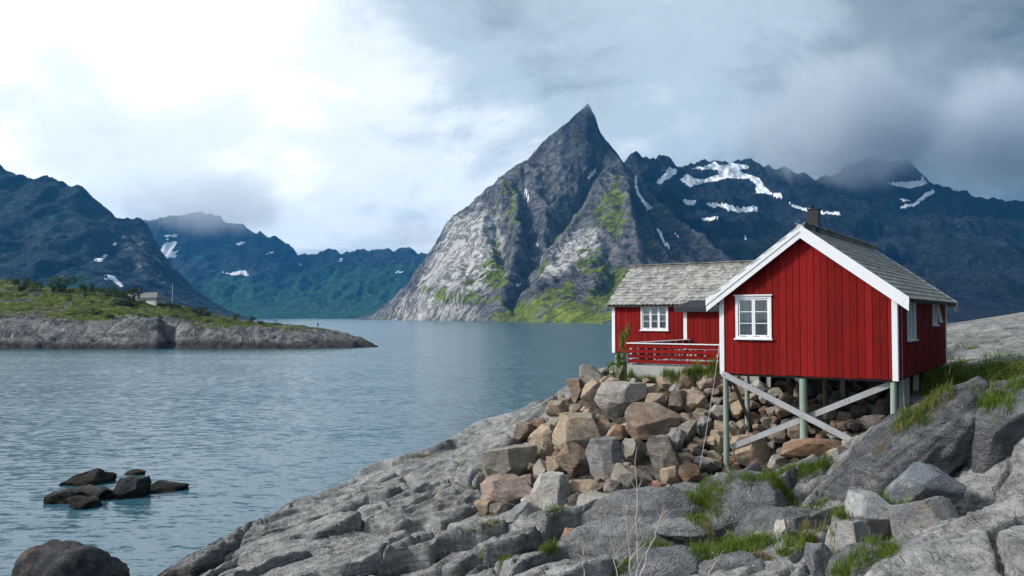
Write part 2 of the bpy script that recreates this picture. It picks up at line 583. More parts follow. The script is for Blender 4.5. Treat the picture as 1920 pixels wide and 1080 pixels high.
M['red'] = paint('red_paint', (0.20, 0.0105, 0.0095), 0.8, 0.20, 0.24, dirt=0.45, spec=0.08)
M['white'] = paint('white_paint', (0.74, 0.75, 0.765), 0.55, 0.05, 0.04, dirt=0.22)
M['green_post'] = paint('treated_pine', (0.23, 0.29, 0.24), 0.75, 0.22, 0.1, (14, 14, 0.8), 0.5, dirt=0.4)
M['grey_board'] = paint('weathered_board', (0.33, 0.335, 0.345), 0.8, 0.24, 0.06, (5, 5, 5), 0.5, dirt=0.45)
M['brown_board'] = paint('brown_board', (0.13, 0.10, 0.075), 0.8, 0.2, 0.1, (5, 5, 5), 0.4)
M['concrete'] = paint('concrete', (0.36, 0.355, 0.33), 0.9, 0.12, 0.02, (2, 2, 2), 0.5, dirt=0.35)
M['black_metal'] = paint('black_metal', (0.022, 0.023, 0.026), 0.45, 0.1, 0.02, (2, 2, 2), 0.1)
M['roof_metal'] = paint('dark_roof_sheet', (0.030, 0.036, 0.045), 0.45, 0.1, 0.02, (2, 2, 2), 0.1)
M['steel'] = paint('galvanised', (0.45, 0.46, 0.47), 0.4, 0.05, 0.02, (2, 2, 2), 0.1)
M['timber_dark'] = paint('floor_timber', (0.05, 0.043, 0.037), 0.85, 0.2, 0.1, (4, 4, 4), 0.4)
M['curtain'] = paint('curtain_cloth', (0.42, 0.43, 0.46), 0.9, 0.06, 0.05, (12, 12, 0.2), 0.5)
M['inner'] = paint('room_wall', (0.25, 0.18, 0.12), 0.9, 0.05, 0.02)
M['cloth_dark'] = paint('dark_clothes', (0.018, 0.019, 0.024), 0.9, 0.1, 0.02)
M['house_white'] = paint('house_white', (0.74, 0.74, 0.68), 0.6, 0.03, 0.02)
M['house_roof'] = paint('house_roof', (0.16, 0.165, 0.175), 0.8, 0.1, 0.02)
M['twig'] = paint('bare_twig', (0.42, 0.38, 0.35), 0.8, 0.2, 0.1)
M['bark'] = paint('bark', (0.07, 0.06, 0.05), 0.9, 0.2, 0.1)
M['table'] = paint('pale_table', (0.55, 0.47, 0.45), 0.7, 0.08, 0.05)


def slate_material():
    m, g = mat('slate')
    p = pos(g)
    v = g.n('ShaderNodeTexVoronoi', {'feature': 'F1'}, Vector=p, Scale=5.0)
    cell = g.n('ShaderNodeSeparateColor', None, Color=v.outputs['Color']).outputs[0]
    n = g.noise(p, 9, 8, 0.7)
    n2 = g.noise(p, 0.9, 6, 0.65)
    t = g.math('ADD', g.math('MULTIPLY', cell, 0.42), g.math('ADD', g.math('MULTIPLY', n, 0.35), g.math('MULTIPLY', n2, 0.35)))
    c = g.ramp(t, [(0.25, (0.09, 0.092, 0.088)), (0.5, (0.225, 0.226, 0.212)), (0.8, (0.40, 0.395, 0.355))])
    li = g.sstep(g.noise(g.vmath('ADD', p, (3, 8, 1)), 2.2, 7, 0.7), 0.56, 0.70)
    c = g.mix(g.math('MULTIPLY', li, 0.5), c, (0.33, 0.29, 0.17))
    finish(g, c, 0.75, n, 0.5, 0.012, 0.3)
    return m


M['slate'] = slate_material()


def glass_material():
    m, g = mat('window_glass')
    n = g.noise(pos(g), 1.1, 2, 0.5)
    bp = g.n('ShaderNodeBump', None, Height=n, Strength=0.06, Distance=0.05)
    fr = g.n('ShaderNodeFresnel', None, IOR=1.55)
    gl = g.n('ShaderNodeBsdfGlossy', None, Roughness=0.02)
    g.set(gl, 'Color', (0.95, 0.97, 1.0))
    g.set(gl, 'Normal', bp.outputs[0])
    tr = g.n('ShaderNodeBsdfTransparent')
    g.set(tr, 'Color', (0.86, 0.9, 0.89))
    mx = g.n('ShaderNodeMixShader')
    g.set(mx, 'i0', g.math('MULTIPLY_ADD', fr.outputs[0], 1.1, 0.01))
    g.set(mx, 'i1', tr)
    g.set(mx, 'i2', gl)
    g.n('ShaderNodeOutputMaterial', None, Surface=mx)
    return m


M['glass'] = glass_material()


def leaf_material(name, c1, c2, trans=0.25):
    m, g = mat(name)
    n = g.noise(pos(g), 2.5, 4, 0.6)
    oi = g.n('ShaderNodeObjectInfo')
    rn = g.n('ShaderNodeTexWhiteNoise', {'noise_dimensions': '3D'}, Vector=g.vmath('SNAP', pos(g), (0.05, 0.05, 0.3)))
    t = g.math('ADD', g.math('MULTIPLY', n, 0.6), g.math('MULTIPLY', rn.outputs[0], 0.4))
    c = g.ramp(t, [(0.3, c1), (0.7, c2)])
    d = g.n('ShaderNodeBsdfPrincipled', None, Roughness=0.6)
    g.set(d, 'Base Color', c)
    g.set(d, 'Specular IOR Level', 0.2)
    tr = g.n('ShaderNodeBsdfTranslucent')
    g.set(tr, 'Color', c)
    mx = g.n('ShaderNodeMixShader')
    g.set(mx, 'i0', trans)
    g.set(mx, 'i1', d)
    g.set(mx, 'i2', tr)
    g.n('ShaderNodeOutputMaterial', None, Surface=mx)
    return m


M['grass'] = leaf_material('grass_blades', (0.045, 0.10, 0.010), (0.17, 0.24, 0.035), 0.3)
M['dry_grass'] = leaf_material('dry_grass', (0.14, 0.11, 0.035), (0.30, 0.24, 0.10), 0.3)
M['leaf'] = leaf_material('shrub_leaves', (0.02, 0.042, 0.010), (0.075, 0.12, 0.028), 0.3)
M['leaf_light'] = leaf_material('light_leaves', (0.06, 0.11, 0.015), (0.22, 0.26, 0.05), 0.3)


def water_material():
    m, g = mat('fjord_water')
    p = pos(g)
    wind = g.noise(g.mapping(p, (0.010, 0.022, 1)), 1.0, 4, 0.6)
    w = g.vmath('ADD', p, g.vmath('SCALE', g.n('ShaderNodeTexNoise', None, Vector=p, Scale=0.25, Detail=2.0).outputs[1], 1.2))

    def slopes(vec, scale, detail, rough):
        c = g.n('ShaderNodeTexNoise', None, Vector=vec, Scale=scale, Detail=detail, Roughness=rough).outputs[1]
        return g.vmath('SUBTRACT', c, (0.5, 0.5, 0.5))
    a = slopes(g.mapping(w, (0.50, 1.5, 1), (0, 0, 0.12)), 1.5, 3.0, 0.62)
    b = slopes(g.mapping(p, (0.8, 2.0, 1), (0, 0, -0.15)), 3.4, 3.0, 0.6)
    c = slopes(g.mapping(p, (0.06, 0.17, 1), (0, 0, 0.1)), 1.0, 3.0, 0.6)
    t = g.vmath('ADD', g.vmath('SCALE', a, 1.55), g.vmath('ADD', g.vmath('SCALE', b, 1.0), g.vmath('SCALE', c, 0.30)))
    t = g.vmath('SCALE', t, g.math('MULTIPLY_ADD', wind, 0.65, 0.12))
    t = g.vmath('MULTIPLY', t, (0.55, 1.0, 0.0))
    nrm = g.vmath('NORMALIZE', g.vmath('ADD', t, (0, 0, 1)))
    bs = g.n('ShaderNodeBsdfPrincipled', None, Roughness=0.185, IOR=1.333)
    g.set(bs, 'Base Color', (0.036, 0.105, 0.142))
    g.set(bs, 'Normal', nrm)
    g.n('ShaderNodeOutputMaterial', None, Surface=bs)
    return m


M['water'] = water_material()


# ------------------------------------------------------------------ the fjord
SEA = 6800.0
me = mesh_arrays('water', [(-SEA, -2500, 0), (SEA, -2500, 0), (SEA, SEA, 0), (-SEA, SEA, 0)], [(0, 1, 2, 3)])
tag(link('water', me, M['water']), 'rippled blue-grey fjord water reaching to the mountains', 'water', kind='structure')


# ------------------------------------------------------------------ mountains
def densify(line, step):
    out = []
    for (a, b) in zip(line[:-1], line[1:]):
        n = max(1, int(np.linalg.norm(b - a) / step))
        for k in range(n):
            out.append(a + (b - a) * k / n)
    out.append(line[-1])
    return out


def tin_grid(pts, xs, ys, low=-30.0):
    """heights on a grid by linear interpolation over the Delaunay triangles of scattered points"""
    P2 = [Vector((p[0], p[1])) for p in pts]
    ov, _, of, vo, _, _ = delaunay_2d_cdt(P2, [], [], 0, 0.5)
    zz = np.array([np.mean([pts[i][2] for i in o]) if o else low for o in vo])
    xy = np.array([(v.x, v.y) for v in ov])
    Z = np.full((len(ys), len(xs)), low)
    for f in of:
        (x1, y1), (x2, y2), (x3, y3) = xy[f[0]], xy[f[1]], xy[f[2]]
        i0, i1 = np.searchsorted(xs, [min(x1, x2, x3), max(x1, x2, x3)])
        j0, j1 = np.searchsorted(ys, [min(y1, y2, y3), max(y1, y2, y3)])
        if i0 == i1 or j0 == j1:
            continue
        X, Y = np.meshgrid(xs[i0:i1], ys[j0:j1])
        den = (y2 - y3) * (x1 - x3) + (x3 - x2) * (y1 - y3)
        if abs(den) < 1e-9:
            continue
        a = ((y2 - y3) * (X - x3) + (x3 - x2) * (Y - y3)) / den
        b = ((y3 - y1) * (X - x3) + (x1 - x3) * (Y - y3)) / den
        c = 1 - a - b
        m = (a >= -1e-6) & (b >= -1e-6) & (c >= -1e-6)
        sub = Z[j0:j1, i0:i1]
        sub[m] = (a * zz[f[0]] + b * zz[f[1]] + c * zz[f[2]])[m]
    return Z


def blur(Z, n):
    for _ in range(n):
        P = np.pad(Z, 1, mode='edge')
        Z = (P[:-2, 1:-1] + P[2:, 1:-1] + P[1:-1, :-2] + P[1:-1, 2:] + 4 * P[1:-1, 1:-1]) / 8
    return Z


def soft_mask(px, py, polys, jit, X, Y, fs, spread=0.0):
    """how far a point lies within any of the patches, edges broken up by noise"""
    jx = fbm2(X * fs, Y * fs, 4, 301) * jit * 2
    jy = fbm2(X * fs + 40, Y * fs - 11, 4, 302) * jit * 1.6
    m = np.zeros(px.shape)
    offs = [(0, 0)] if spread == 0 else [(0, 0), (spread, 0), (-spread, 0), (0, spread), (0, -spread)]
    for dx, dy in offs:
        mm = np.zeros(px.shape, bool)
        for po in polys:
            x0, x1 = min(q[0] for q in po) - 30, max(q[0] for q in po) + 30
            sel = (px > x0) & (px < x1)
            if sel.any():
                mm[sel] |= inside(px[sel] + jx[sel] + dx, py[sel] + jy[sel] + dy, po)
        m += mm
    return m / len(offs)


def z5(pts):     # points read off enlarged crops of the photograph
    return [(140 + x * 0.3542, 340 + y * 0.3542) for x, y in pts]


def z6(pts):
    return [(660 + x * 0.4074, 180 + y * 0.4074) for x, y in pts]


def z7(pts):
    return [(1100 + x * 0.3542, 260 + y * 0.3542) for x, y in pts]


def shore(px, d):
    return np.array([(px - 960) / FPX * d, d, -1.0])


def mountain(name, label, material, ridge, lines, shore_pts, back, xr, yr, step, veg, pale, snow, noise, vegbias, low=-25.0, dens=45, blurn=3, vjit=8.0, pale_w=1.0, deep=None):
    """a height field: a crest, lines on its flank, its shore and the slope behind it"""
    L = [at(*p) for p in ridge]
    pts = densify(L, dens)
    for ln in lines:
        pts += densify([at(*p) for p in ln], dens)
    pts += densify([shore(*p) for p in shore_pts], dens * 1.5)
    for k, (dd, fz) in enumerate(back):
        bl = []
        for p in L:
            sc = (p[1] + dd) / p[1]
            bl.append(np.array([p[0] * (1 + (sc - 1) * 0.6), p[1] + dd, p[2] * fz - (20 if fz == 0 else 0)]))
        pts += densify(bl, dens * 2)
    xs = np.arange(xr[0], xr[1], step)
    ys = np.arange(yr[0], yr[1], step)
    Z = blur(tin_grid(pts, xs, ys, low), blurn)
    X, Y = np.meshgrid(xs, ys)
    Z = Z + noise(X, Y, Z)
    P3 = np.stack([X, Y, Z], -1)
    px, py = to_px(P3)
    gy, gx = np.gradient(Z, step)
    slope = np.sqrt(gx * gx + gy * gy)
    vm = soft_mask(px, py, veg, vjit, X, Y, 0.012, 9.0) * 0.52 + vegbias(X, Y, Z, slope)
    pm = pale_w * blur(soft_mask(px, py, pale, 10.0, X, Y, 0.008, 16.0), 25)
    sm = soft_mask(px, py, snow, 1.6, X, Y, 0.02, 0.0)
    # leave out what lies deep under the water
    me = grid_mesh(name, X, Y, Z, -8.0)
    add_attr(me, 'veg', vm)
    add_attr(me, 'pale', pm)
    add_attr(me, 'snow', sm)
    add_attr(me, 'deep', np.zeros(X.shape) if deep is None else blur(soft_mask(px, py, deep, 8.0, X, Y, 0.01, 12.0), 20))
    o = link(name, me, material)
    tag(o, label, 'mountain', kind='structure')
    return o


def seg_dist(X, Y, line):
    d = np.full(X.shape, 1e9)
    for a, b in zip(line[:-1], line[1:]):
        vx, vy = b[0] - a[0], b[1] - a[1]
        t = np.clip(((X - a[0]) * vx + (Y - a[1]) * vy) / (vx * vx + vy * vy), 0, 1)
        d = np.minimum(d, np.hypot(X - a[0] - t * vx, Y - a[1] - t * vy))
    return d


GULLIES = [([(978, 335, 2010), (985, 380, 1915), (1000, 425, 1805), (999, 470, 1670), (986, 520, 1500), (966, 550, 1390), (955, 575, 1300)], 42, 13),
           ([(1127, 316, 2050), (1092, 372, 1950), (1062, 415, 1850), (1025, 465, 1715), (1003, 500, 1600)], 34, 13),
           ([(918, 372, 1990), (925, 430, 1860), (937, 480, 1720), (950, 515, 1600)], 16, 8), ([(957, 335, 2010), (957, 400, 1890), (957, 440, 1800), (950, 480, 1690)], 14, 8),
           ([(1018, 470, 1690), (1012, 510, 1530), (1010, 545, 1400)], 14, 8), ([(880, 470, 1800), (870, 520, 1660)], 10, 7),
           ([(1140, 480, 1560), (1145, 520, 1420), (1135, 560, 1260)], 16, 10), ([(1215, 400, 1980), (1240, 450, 1800), (1275, 500, 1600)], 18, 12), ([(1196, 390, 1900), (1206, 450, 1700)], 14, 10)]


def peak_noise(X, Y, Z):
    up = smooth01(Z, -5, 60)
    gul = 0
    jx, jy = fbm2(X / 60, Y / 60, 3, 15) * 22, fbm2(X / 60 + 7, Y / 60, 3, 16) * 22
    for ln, dep, wid in GULLIES:
        dd = seg_dist(X + jx, Y + jy, [at(*q) for q in ln])
        gul = gul + dep * np.exp(-(dd / wid) ** 2) - dep * 0.25 * np.exp(-((dd - 2.6 * wid) / wid) ** 2)
    wx = fbm2(X / 260, Y / 260, 3, 5) * 45
    a = ridged2((X + wx) / 80, (Y + wx) / 300, 6, 21, 0.62) - 0.25
    b = ridged2((X * 0.8 - Y * 0.6 + wx) / 42, (X * 0.6 + Y * 0.8) / 130, 5, 33, 0.62) - 0.25
    c = fbm2(X / 16, Y / 34, 5, 44, 0.6)
    crest = smooth01(Z, 330, 480)
    return up * (a * 15 + b * 8 + c * 6.0) * (1 - 0.6 * crest) - 4 * up - gul * up


peak_ridge = [(690, 599.3, 2150), (735, 562, 2120), (790, 508, 2080), (828, 440, 2050), (850, 402, 2030), (905, 363, 2040), (955, 317, 2060), (975, 306, 2070),
              (990, 298, 2080), (1020, 262, 2100), (1051, 236, 2120), (1086, 206, 2140), (1103, 188, 2150), (1115, 214, 2150), (1126, 248, 2140), (1140, 278, 2120), (1161, 292, 2100)]
peak_lines = [
    [(1161, 292, 2100), (1176, 325, 1960), (1183, 370, 1820), (1191, 430, 1650), (1202, 490, 1480), (1226, 545, 1280), (1250, 590, 1080)],   # front rib
    [(978, 335, 2010), (985, 380, 1915), (1000, 425, 1805), (999, 470, 1670), (986, 520, 1500), (966, 550, 1390)],                          # dark gully
    [(1127, 316, 2050), (1092, 372, 1950), (1062, 415, 1850), (1025, 465, 1715), (1003, 500, 1600)],                                       # slanting gully
    [(1135, 330, 1960), (1100, 392, 1840), (1066, 440, 1725), (1034, 482, 1600), (1015, 525, 1450)],
    [(862, 425, 1960), (862, 470, 1850), (840, 510, 1770)],
    [(905, 410, 1910), (905, 465, 1780), (900, 520, 1610)],
    [(925, 375, 1975), (930, 430, 1860), (945, 500, 1670)],
    [(958, 375, 1940), (965, 430, 1800), (958, 490, 1630)],
    [(1050, 280, 2075), (1050, 350, 1970), (1042, 400, 1880), (1030, 425, 1820)],
    [(1100, 240, 2110), (1100, 300, 2060)],
    [(1015, 300, 2070), (1012, 360, 1960), (1012, 405, 1870)],
    [(1140, 400, 1770), (1130, 450, 1630), (1115, 500, 1480), (1095, 540, 1330)],
    [(1172, 460, 1600), (1165, 510, 1430), (1155, 550, 1290)],
    [(1070, 480, 1570), (1060, 520, 1430)],
    [(735, 575, 1980), (790, 543, 1790), (850, 549, 1600), (930, 555, 1450), (1000, 562, 1310), (1080, 567, 1190), (1180, 577, 1080)],
    [(1205, 345, 2180), (1226, 400, 2000), (1255, 445, 1840), (1297, 492, 1640), (1340, 545, 1420), (1385, 590, 1180)],                     # foot of the dark flank
    [(1187, 400, 1850), (1212, 450, 1720), (1240, 500, 1540)],
]
peak_shore = [(640, 2300), (690, 2120), (760, 1830), (830, 1590), (900, 1400), (980, 1240), (1060, 1115), (1140, 1010), (1220, 950), (1300, 905), (1400, 930), (1480, 1080), (1520, 1400)]
peak_veg = [
    [(880, 600), (960, 580), (1010, 565), (1060, 545), (1080, 580), (1140, 600), (1140, 612), (880, 612)],
    [(775, 545), (800, 530), (832, 537), (852, 552), (905, 547), (950, 556), (962, 570), (1000, 558), (1045, 532), (1062, 515), (1082, 522), (1075, 558), (1092, 580), (1135, 588), (1142, 608), (890, 608), (962, 577), (910, 566), (850, 572), (812, 562)],
    [(684, 602), (735, 576), (757, 584), (752, 602)],
    [(1105, 400), (1135, 345), (1162, 315), (1172, 390), (1164, 420), (1150, 436), (1120, 425)],
    [(1088, 470), (1128, 476), (1138, 500), (1100, 512), (1066, 508)],
    [(1000, 492), (1040, 440), (1085, 393), (1092, 405), (1047, 457), (1012, 500)],
    [(915, 380), (952, 322), (972, 330), (945, 372), (930, 400)],
    [(905, 520), (940, 500), (962, 520), (955, 545), (915, 545)],
    [(1000, 505), (1020, 480), (1020, 520), (1005, 545)],
    [(1130, 485), (1180, 505), (1180, 560), (1140, 540)],
    [(1100, 545), (1150, 535), (1180, 570), (1180, 600), (1100, 600)],
    [(915, 395), (925, 395), (935, 440), (950, 500), (955, 545), (940, 545), (925, 470)],
    [(955, 350), (965, 350), (975, 420), (985, 480), (970, 500), (955, 450)],
]
peak_pale = [[(800, 500), (830, 430), (848, 408), (880, 400), (915, 410), (922, 455), (935, 520), (905, 545), (860, 550), (800, 535), (770, 545)],
             [(1005, 500), (1050, 450), (1100, 420), (1120, 460), (1070, 520), (1020, 530)],
             [(700, 596), (760, 560), (800, 555), (850, 575), (900, 580), (880, 600), (760, 600)], [(880, 420), (905, 375), (920, 390), (940, 470), (945, 520), (925, 520)]]  # bare pale slabs, their tone raised in part to carry sunlight
peak_snow = [z6([(1080, 382), (1098, 355), (1125, 336), (1117, 357), (1092, 382)]), z6([(788, 418), (802, 425), (822, 490), (806, 470)]),
             z6([(752, 880), (762, 858), (776, 862), (768, 885)]), z6([(838, 682), (852, 675), (856, 690), (842, 694)]),
             z7([(252, 188), (264, 188), (266, 240), (282, 290), (305, 325), (350, 366), (322, 376), (288, 328), (266, 290), (253, 240)]),
             z7([(368, 472), (392, 488), (412, 530), (442, 582), (425, 580), (382, 512)]), z7([(462, 488), (487, 512), (488, 528), (470, 508)])]
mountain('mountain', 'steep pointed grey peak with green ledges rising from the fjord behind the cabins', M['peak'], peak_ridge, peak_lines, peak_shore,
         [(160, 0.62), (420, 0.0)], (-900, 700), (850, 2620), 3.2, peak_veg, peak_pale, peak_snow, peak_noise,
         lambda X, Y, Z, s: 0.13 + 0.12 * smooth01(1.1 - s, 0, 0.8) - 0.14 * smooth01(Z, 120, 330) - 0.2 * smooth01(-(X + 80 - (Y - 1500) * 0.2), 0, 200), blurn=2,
         deep=[[(1163, 285), (1180, 340), (1188, 400), (1196, 450), (1215, 510), (1260, 600), (1500, 600), (1400, 480), (1300, 430), (1230, 330), (1190, 270)], [(1040, 240), (1103, 170), (1150, 270), (1160, 300), (1120, 340), (1085, 370), (1060, 330), (1070, 270)]])  # first patch paints the right flank's shade; second is dark summit rock


def massif_noise(X, Y, Z):
    up = smooth01(Z, -5, 80)
    wx = fbm2(X / 300, Y / 300, 3, 105) * 70
    a = ridged2((X + wx) / 170, (Y + wx) / 260, 6, 121, 0.55) - 0.3
    c = fbm2(X / 40, Y / 60, 5, 144, 0.55)
    t = (Z + fbm2(X / 200, Y / 200, 3, 150) * 35) / 95.0
    fr = t - np.floor(t)
    ter = (smooth01(fr, 0.25, 0.7) - fr) * 70
    return up * (a * 42 + c * 17 + ter * smooth01(420 - Z, 0, 80)) - 6 * up


massif_ridge = [(1060, 380, 2700), (1120, 340, 2620), (1172, 302, 2540), (1186, 282, 2530), (1199, 302, 2550), (1222, 292, 2570), (1246, 292, 2600), (1257, 314, 2640), (1290, 316, 2720),
                (1330, 301, 2800), (1365, 300, 2850), (1400, 306, 2900), (1425, 316, 2900), (1447, 320, 2860), (1470, 322, 2830), (1515, 336, 2800), (1575, 325, 2850),
                (1620, 300, 2900), (1680, 300, 2900), (1728, 318, 2900), (1745, 334, 2880), (1765, 352, 2860), (1800, 362, 2850), (1860, 385, 2850), (1940, 380, 2850), (2060, 400, 2850), (2200, 420, 2850)]
massif_lines = [
    [(1255, 345, 2520), (1320, 338, 2640), (1400, 342, 2740), (1440, 360, 2640)],
    [(1275, 385, 2380), (1350, 392, 2440), (1420, 395, 2470)],
    [(1340, 420, 2260), (1450, 408, 2330), (1520, 408, 2330), (1600, 420, 2300)],
    [(1330, 455, 2180), (1450, 456, 2170), (1530, 450, 2210)],
    [(1300, 480, 1960), (1420, 500, 1900), (1560, 500, 1900), (1700, 470, 2050), (1800, 440, 2250)],
    [(1460, 350, 2680), (1500, 375, 2560), (1575, 398, 2450)],
    [(1600, 380, 2640), (1650, 430, 2350), (1690, 500, 2000)],
    [(1720, 350, 2760), (1690, 385, 2620)], [(1760, 400, 2550), (1830, 440, 2350), (1920, 450, 2350)],
    [(1210, 360, 2280), (1240, 420, 2060), (1285, 470, 1900)],
]
massif_shore = [(1380, 1350), (1500, 1250), (1650, 1250), (1800, 1300), (1950, 1350), (2200, 1500)]
massif_snow = [z7(q) for q in (
    [(365, 235), (400, 200), (440, 150), (482, 160), (470, 195), (420, 215), (390, 242)],
    [(490, 215), (535, 185), (560, 205), (605, 215), (660, 203), (700, 190), (690, 165), (600, 162), (550, 160), (640, 140), (680, 122), (705, 145), (760, 128), (840, 140), (862, 160), (800, 165), (860, 192), (922, 208), (935, 250), (985, 288), (1025, 288), (1032, 318), (990, 307), (950, 287), (900, 292), (888, 272), (902, 250), (868, 218), (800, 208), (740, 208), (690, 222), (600, 237), (548, 253), (518, 228)],
    [(505, 318), (560, 323), (592, 335), (570, 352), (520, 347)],
    [(625, 338), (680, 343), (740, 348), (800, 363), (880, 360), (905, 353), (902, 382), (800, 390), (750, 374), (690, 362), (640, 352)],
    [(1052, 333), (1100, 352), (1180, 373), (1240, 383), (1342, 388), (1336, 402), (1240, 398), (1150, 382), (1090, 364)],
    [(608, 420), (690, 410), (712, 415), (660, 432), (615, 432)],
    [(498, 485), (540, 478), (575, 487), (510, 497)], [(805, 515), (850, 515), (845, 523), (815, 523)],
    [(1590, 233), (1700, 228), (1770, 222), (1775, 195), (1803, 235), (1760, 252), (1710, 264), (1650, 252)],
    [(1655, 367), (1690, 345), (1730, 345), (1760, 318), (1800, 283), (1830, 268), (1848, 280), (1800, 312), (1770, 332), (1735, 362), (1700, 357), (1690, 378)],
    [(1655, 320), (1700, 320), (1715, 330), (1680, 335)], [(925, 325), (950, 315), (945, 330)])]
massif_veg = [[(1340, 470), (1420, 455), (1520, 470), (1500, 540), (1330, 540)], [(1560, 400), (1660, 400), (1640, 440), (1560, 430)], [(1300, 330), (1240, 380), (1280, 400)]]
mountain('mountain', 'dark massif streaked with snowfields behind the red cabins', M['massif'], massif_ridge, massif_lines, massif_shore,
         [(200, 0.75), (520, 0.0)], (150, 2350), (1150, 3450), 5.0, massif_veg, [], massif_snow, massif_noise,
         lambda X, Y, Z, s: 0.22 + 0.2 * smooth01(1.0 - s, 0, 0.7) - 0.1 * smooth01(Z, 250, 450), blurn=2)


def far_noise(X, Y, Z):
    up = smooth01(Z, -5, 120)
    wx = fbm2(X / 400, Y / 400, 3, 205) * 90
    a = ridged2((X + wx) / 190, (Y + wx) / 420, 6, 221, 0.55) - 0.3
    c = fbm2(X / 50, Y / 80, 5, 244, 0.55)
    return up * (a * 48 + c * 16) - 6 * up


left_ridge = [(-260, 250, 2300), (-120, 290, 2300), (0, 320, 2300), (60, 332, 2300), (120, 345, 2300), (148, 360, 2300), (180, 382, 2300), (200, 394, 2320), (222, 416, 2350), (250, 414, 2350),
              (268, 418, 2330), (280, 448, 2260), (291, 480, 2180), (320, 528, 2060), (375, 573, 1960), (425, 591, 1900), (455, 600, 1900)]
left_lines = [[(148, 430, 2100), (215, 450, 2120), (250, 480, 2080), (290, 530, 1950)], [(0, 430, 2050), (100, 500, 1850), (200, 540, 1720), (320, 575, 1700)],
              [(-200, 420, 2050), (-100, 520, 1700)]]
left_shore = [(460, 1830), (380, 1600), (250, 1420), (100, 1300), (-100, 1300), (-300, 1400)]
left_snow = [z5([(103, 410), (140, 404), (177, 386), (152, 420), (122, 427)]), z5([(148, 527), (158, 500), (188, 488), (222, 508), (263, 556), (245, 559), (210, 527), (168, 512)]),
             z5([(200, 345), (212, 318), (222, 330), (208, 350)])]
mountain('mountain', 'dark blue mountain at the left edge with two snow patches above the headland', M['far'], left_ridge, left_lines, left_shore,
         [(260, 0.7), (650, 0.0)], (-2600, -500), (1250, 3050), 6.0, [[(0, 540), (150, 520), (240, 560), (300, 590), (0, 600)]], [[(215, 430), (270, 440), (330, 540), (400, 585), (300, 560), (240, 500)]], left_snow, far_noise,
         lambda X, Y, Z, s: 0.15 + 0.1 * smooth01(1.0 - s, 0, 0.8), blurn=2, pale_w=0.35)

far_ridge = [(120, 430, 4300), (200, 420, 4300), (260, 418, 4300), (300, 405, 4350), (340, 410, 4400), (380, 402, 4500), (430, 415, 4500), (480, 438, 4450), (520, 450, 4400), (543, 464, 4400), (556, 481, 4450),
             (582, 476, 4500), (605, 468, 4500), (640, 475, 4500), (672, 463, 4500), (700, 472, 4500), (730, 468, 4500), (762, 468, 4500), (798, 478, 4500), (880, 480, 4500), (980, 490, 4500), (1100, 500, 4500)]
far_lines = [[(300, 500, 4150), (380, 500, 4050), (480, 520, 3980), (560, 540, 3950), (650, 530, 4050), (760, 530, 4050), (900, 535, 4050)],
             [(400, 470, 4300), (470, 480, 4250), (530, 495, 4250)], [(560, 505, 4250), (650, 495, 4300), (740, 495, 4300)], [(330, 560, 3750), (480, 572, 3700), (620, 570, 3750), (760, 570, 3750)]]
far_shore = [(150, 3500), (400, 3520), (500, 3500), (600, 3500), (700, 3500), (850, 3600), (1000, 3700)]
far_snow = [z5(q) for q in ([(448, 372), (470, 338), (498, 310), (488, 285), (478, 285), (497, 327), (542, 318), (527, 350), (510, 375), (548, 368), (532, 407), (510, 397), (475, 413), (458, 397)],
            [(780, 476), (820, 483), (860, 477), (905, 470), (920, 500), (880, 494), (840, 500)], [(846, 330), (870, 321), (920, 319), (862, 342)],
            [(1013, 381), (1060, 372), (1057, 381), (1020, 388)], [(1190, 440), (1210, 436), (1205, 446)], [(1400, 425), (1408, 408), (1416, 412), (1406, 428)],
            [(1690, 480), (1740, 473), (1735, 482), (1700, 487)], [(455, 475), (475, 455), (500, 430), (490, 455), (465, 480)], [(478, 285), (545, 280), (548, 298), (500, 292)])]
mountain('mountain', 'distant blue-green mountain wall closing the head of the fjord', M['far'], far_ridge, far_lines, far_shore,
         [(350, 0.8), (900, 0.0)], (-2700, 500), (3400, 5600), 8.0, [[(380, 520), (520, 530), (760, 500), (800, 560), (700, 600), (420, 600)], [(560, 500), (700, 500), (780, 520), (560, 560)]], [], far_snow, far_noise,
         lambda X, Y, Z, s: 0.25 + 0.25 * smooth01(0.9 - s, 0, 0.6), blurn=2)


# ------------------------------------------------------------------ the headland across the bay
def head_noise(X, Y, Z):
    up = smooth01(Z, -1.5, 1.0)
    F1, F2, r1, r2, r3, ox, oy = worley2((X + fbm2(X / 11, Y / 11, 3, 8) * 7) / 24, (Y + fbm2(X / 8, Y / 8, 3, 9) * 3) / 7, 61)
    G1_, G2_, q1, q2, q3, px_, py_ = worley2((X + fbm2(X / 4, Y / 4, 3, 18) * 3) / 8, (Y + fbm2(X / 4, Y / 4, 3, 19) * 1.5) / 2.2, 65)
    return up * ((r1 - 0.5) * 0.9 + oy * (r3 - 0.5) * 1.4 - 0.9 * np.exp(-((F2 - F1) / 0.05) ** 2) + (q1 - 0.5) * 0.45 - 0.35 * np.exp(-((G2_ - G1_) / 0.07) ** 2)
                 + 0.7 * (ridged2(X / 12, Y / 3, 4, 62) - 0.3) + 0.4 * fbm2(X / 2.2, Y / 1.4, 4, 63))


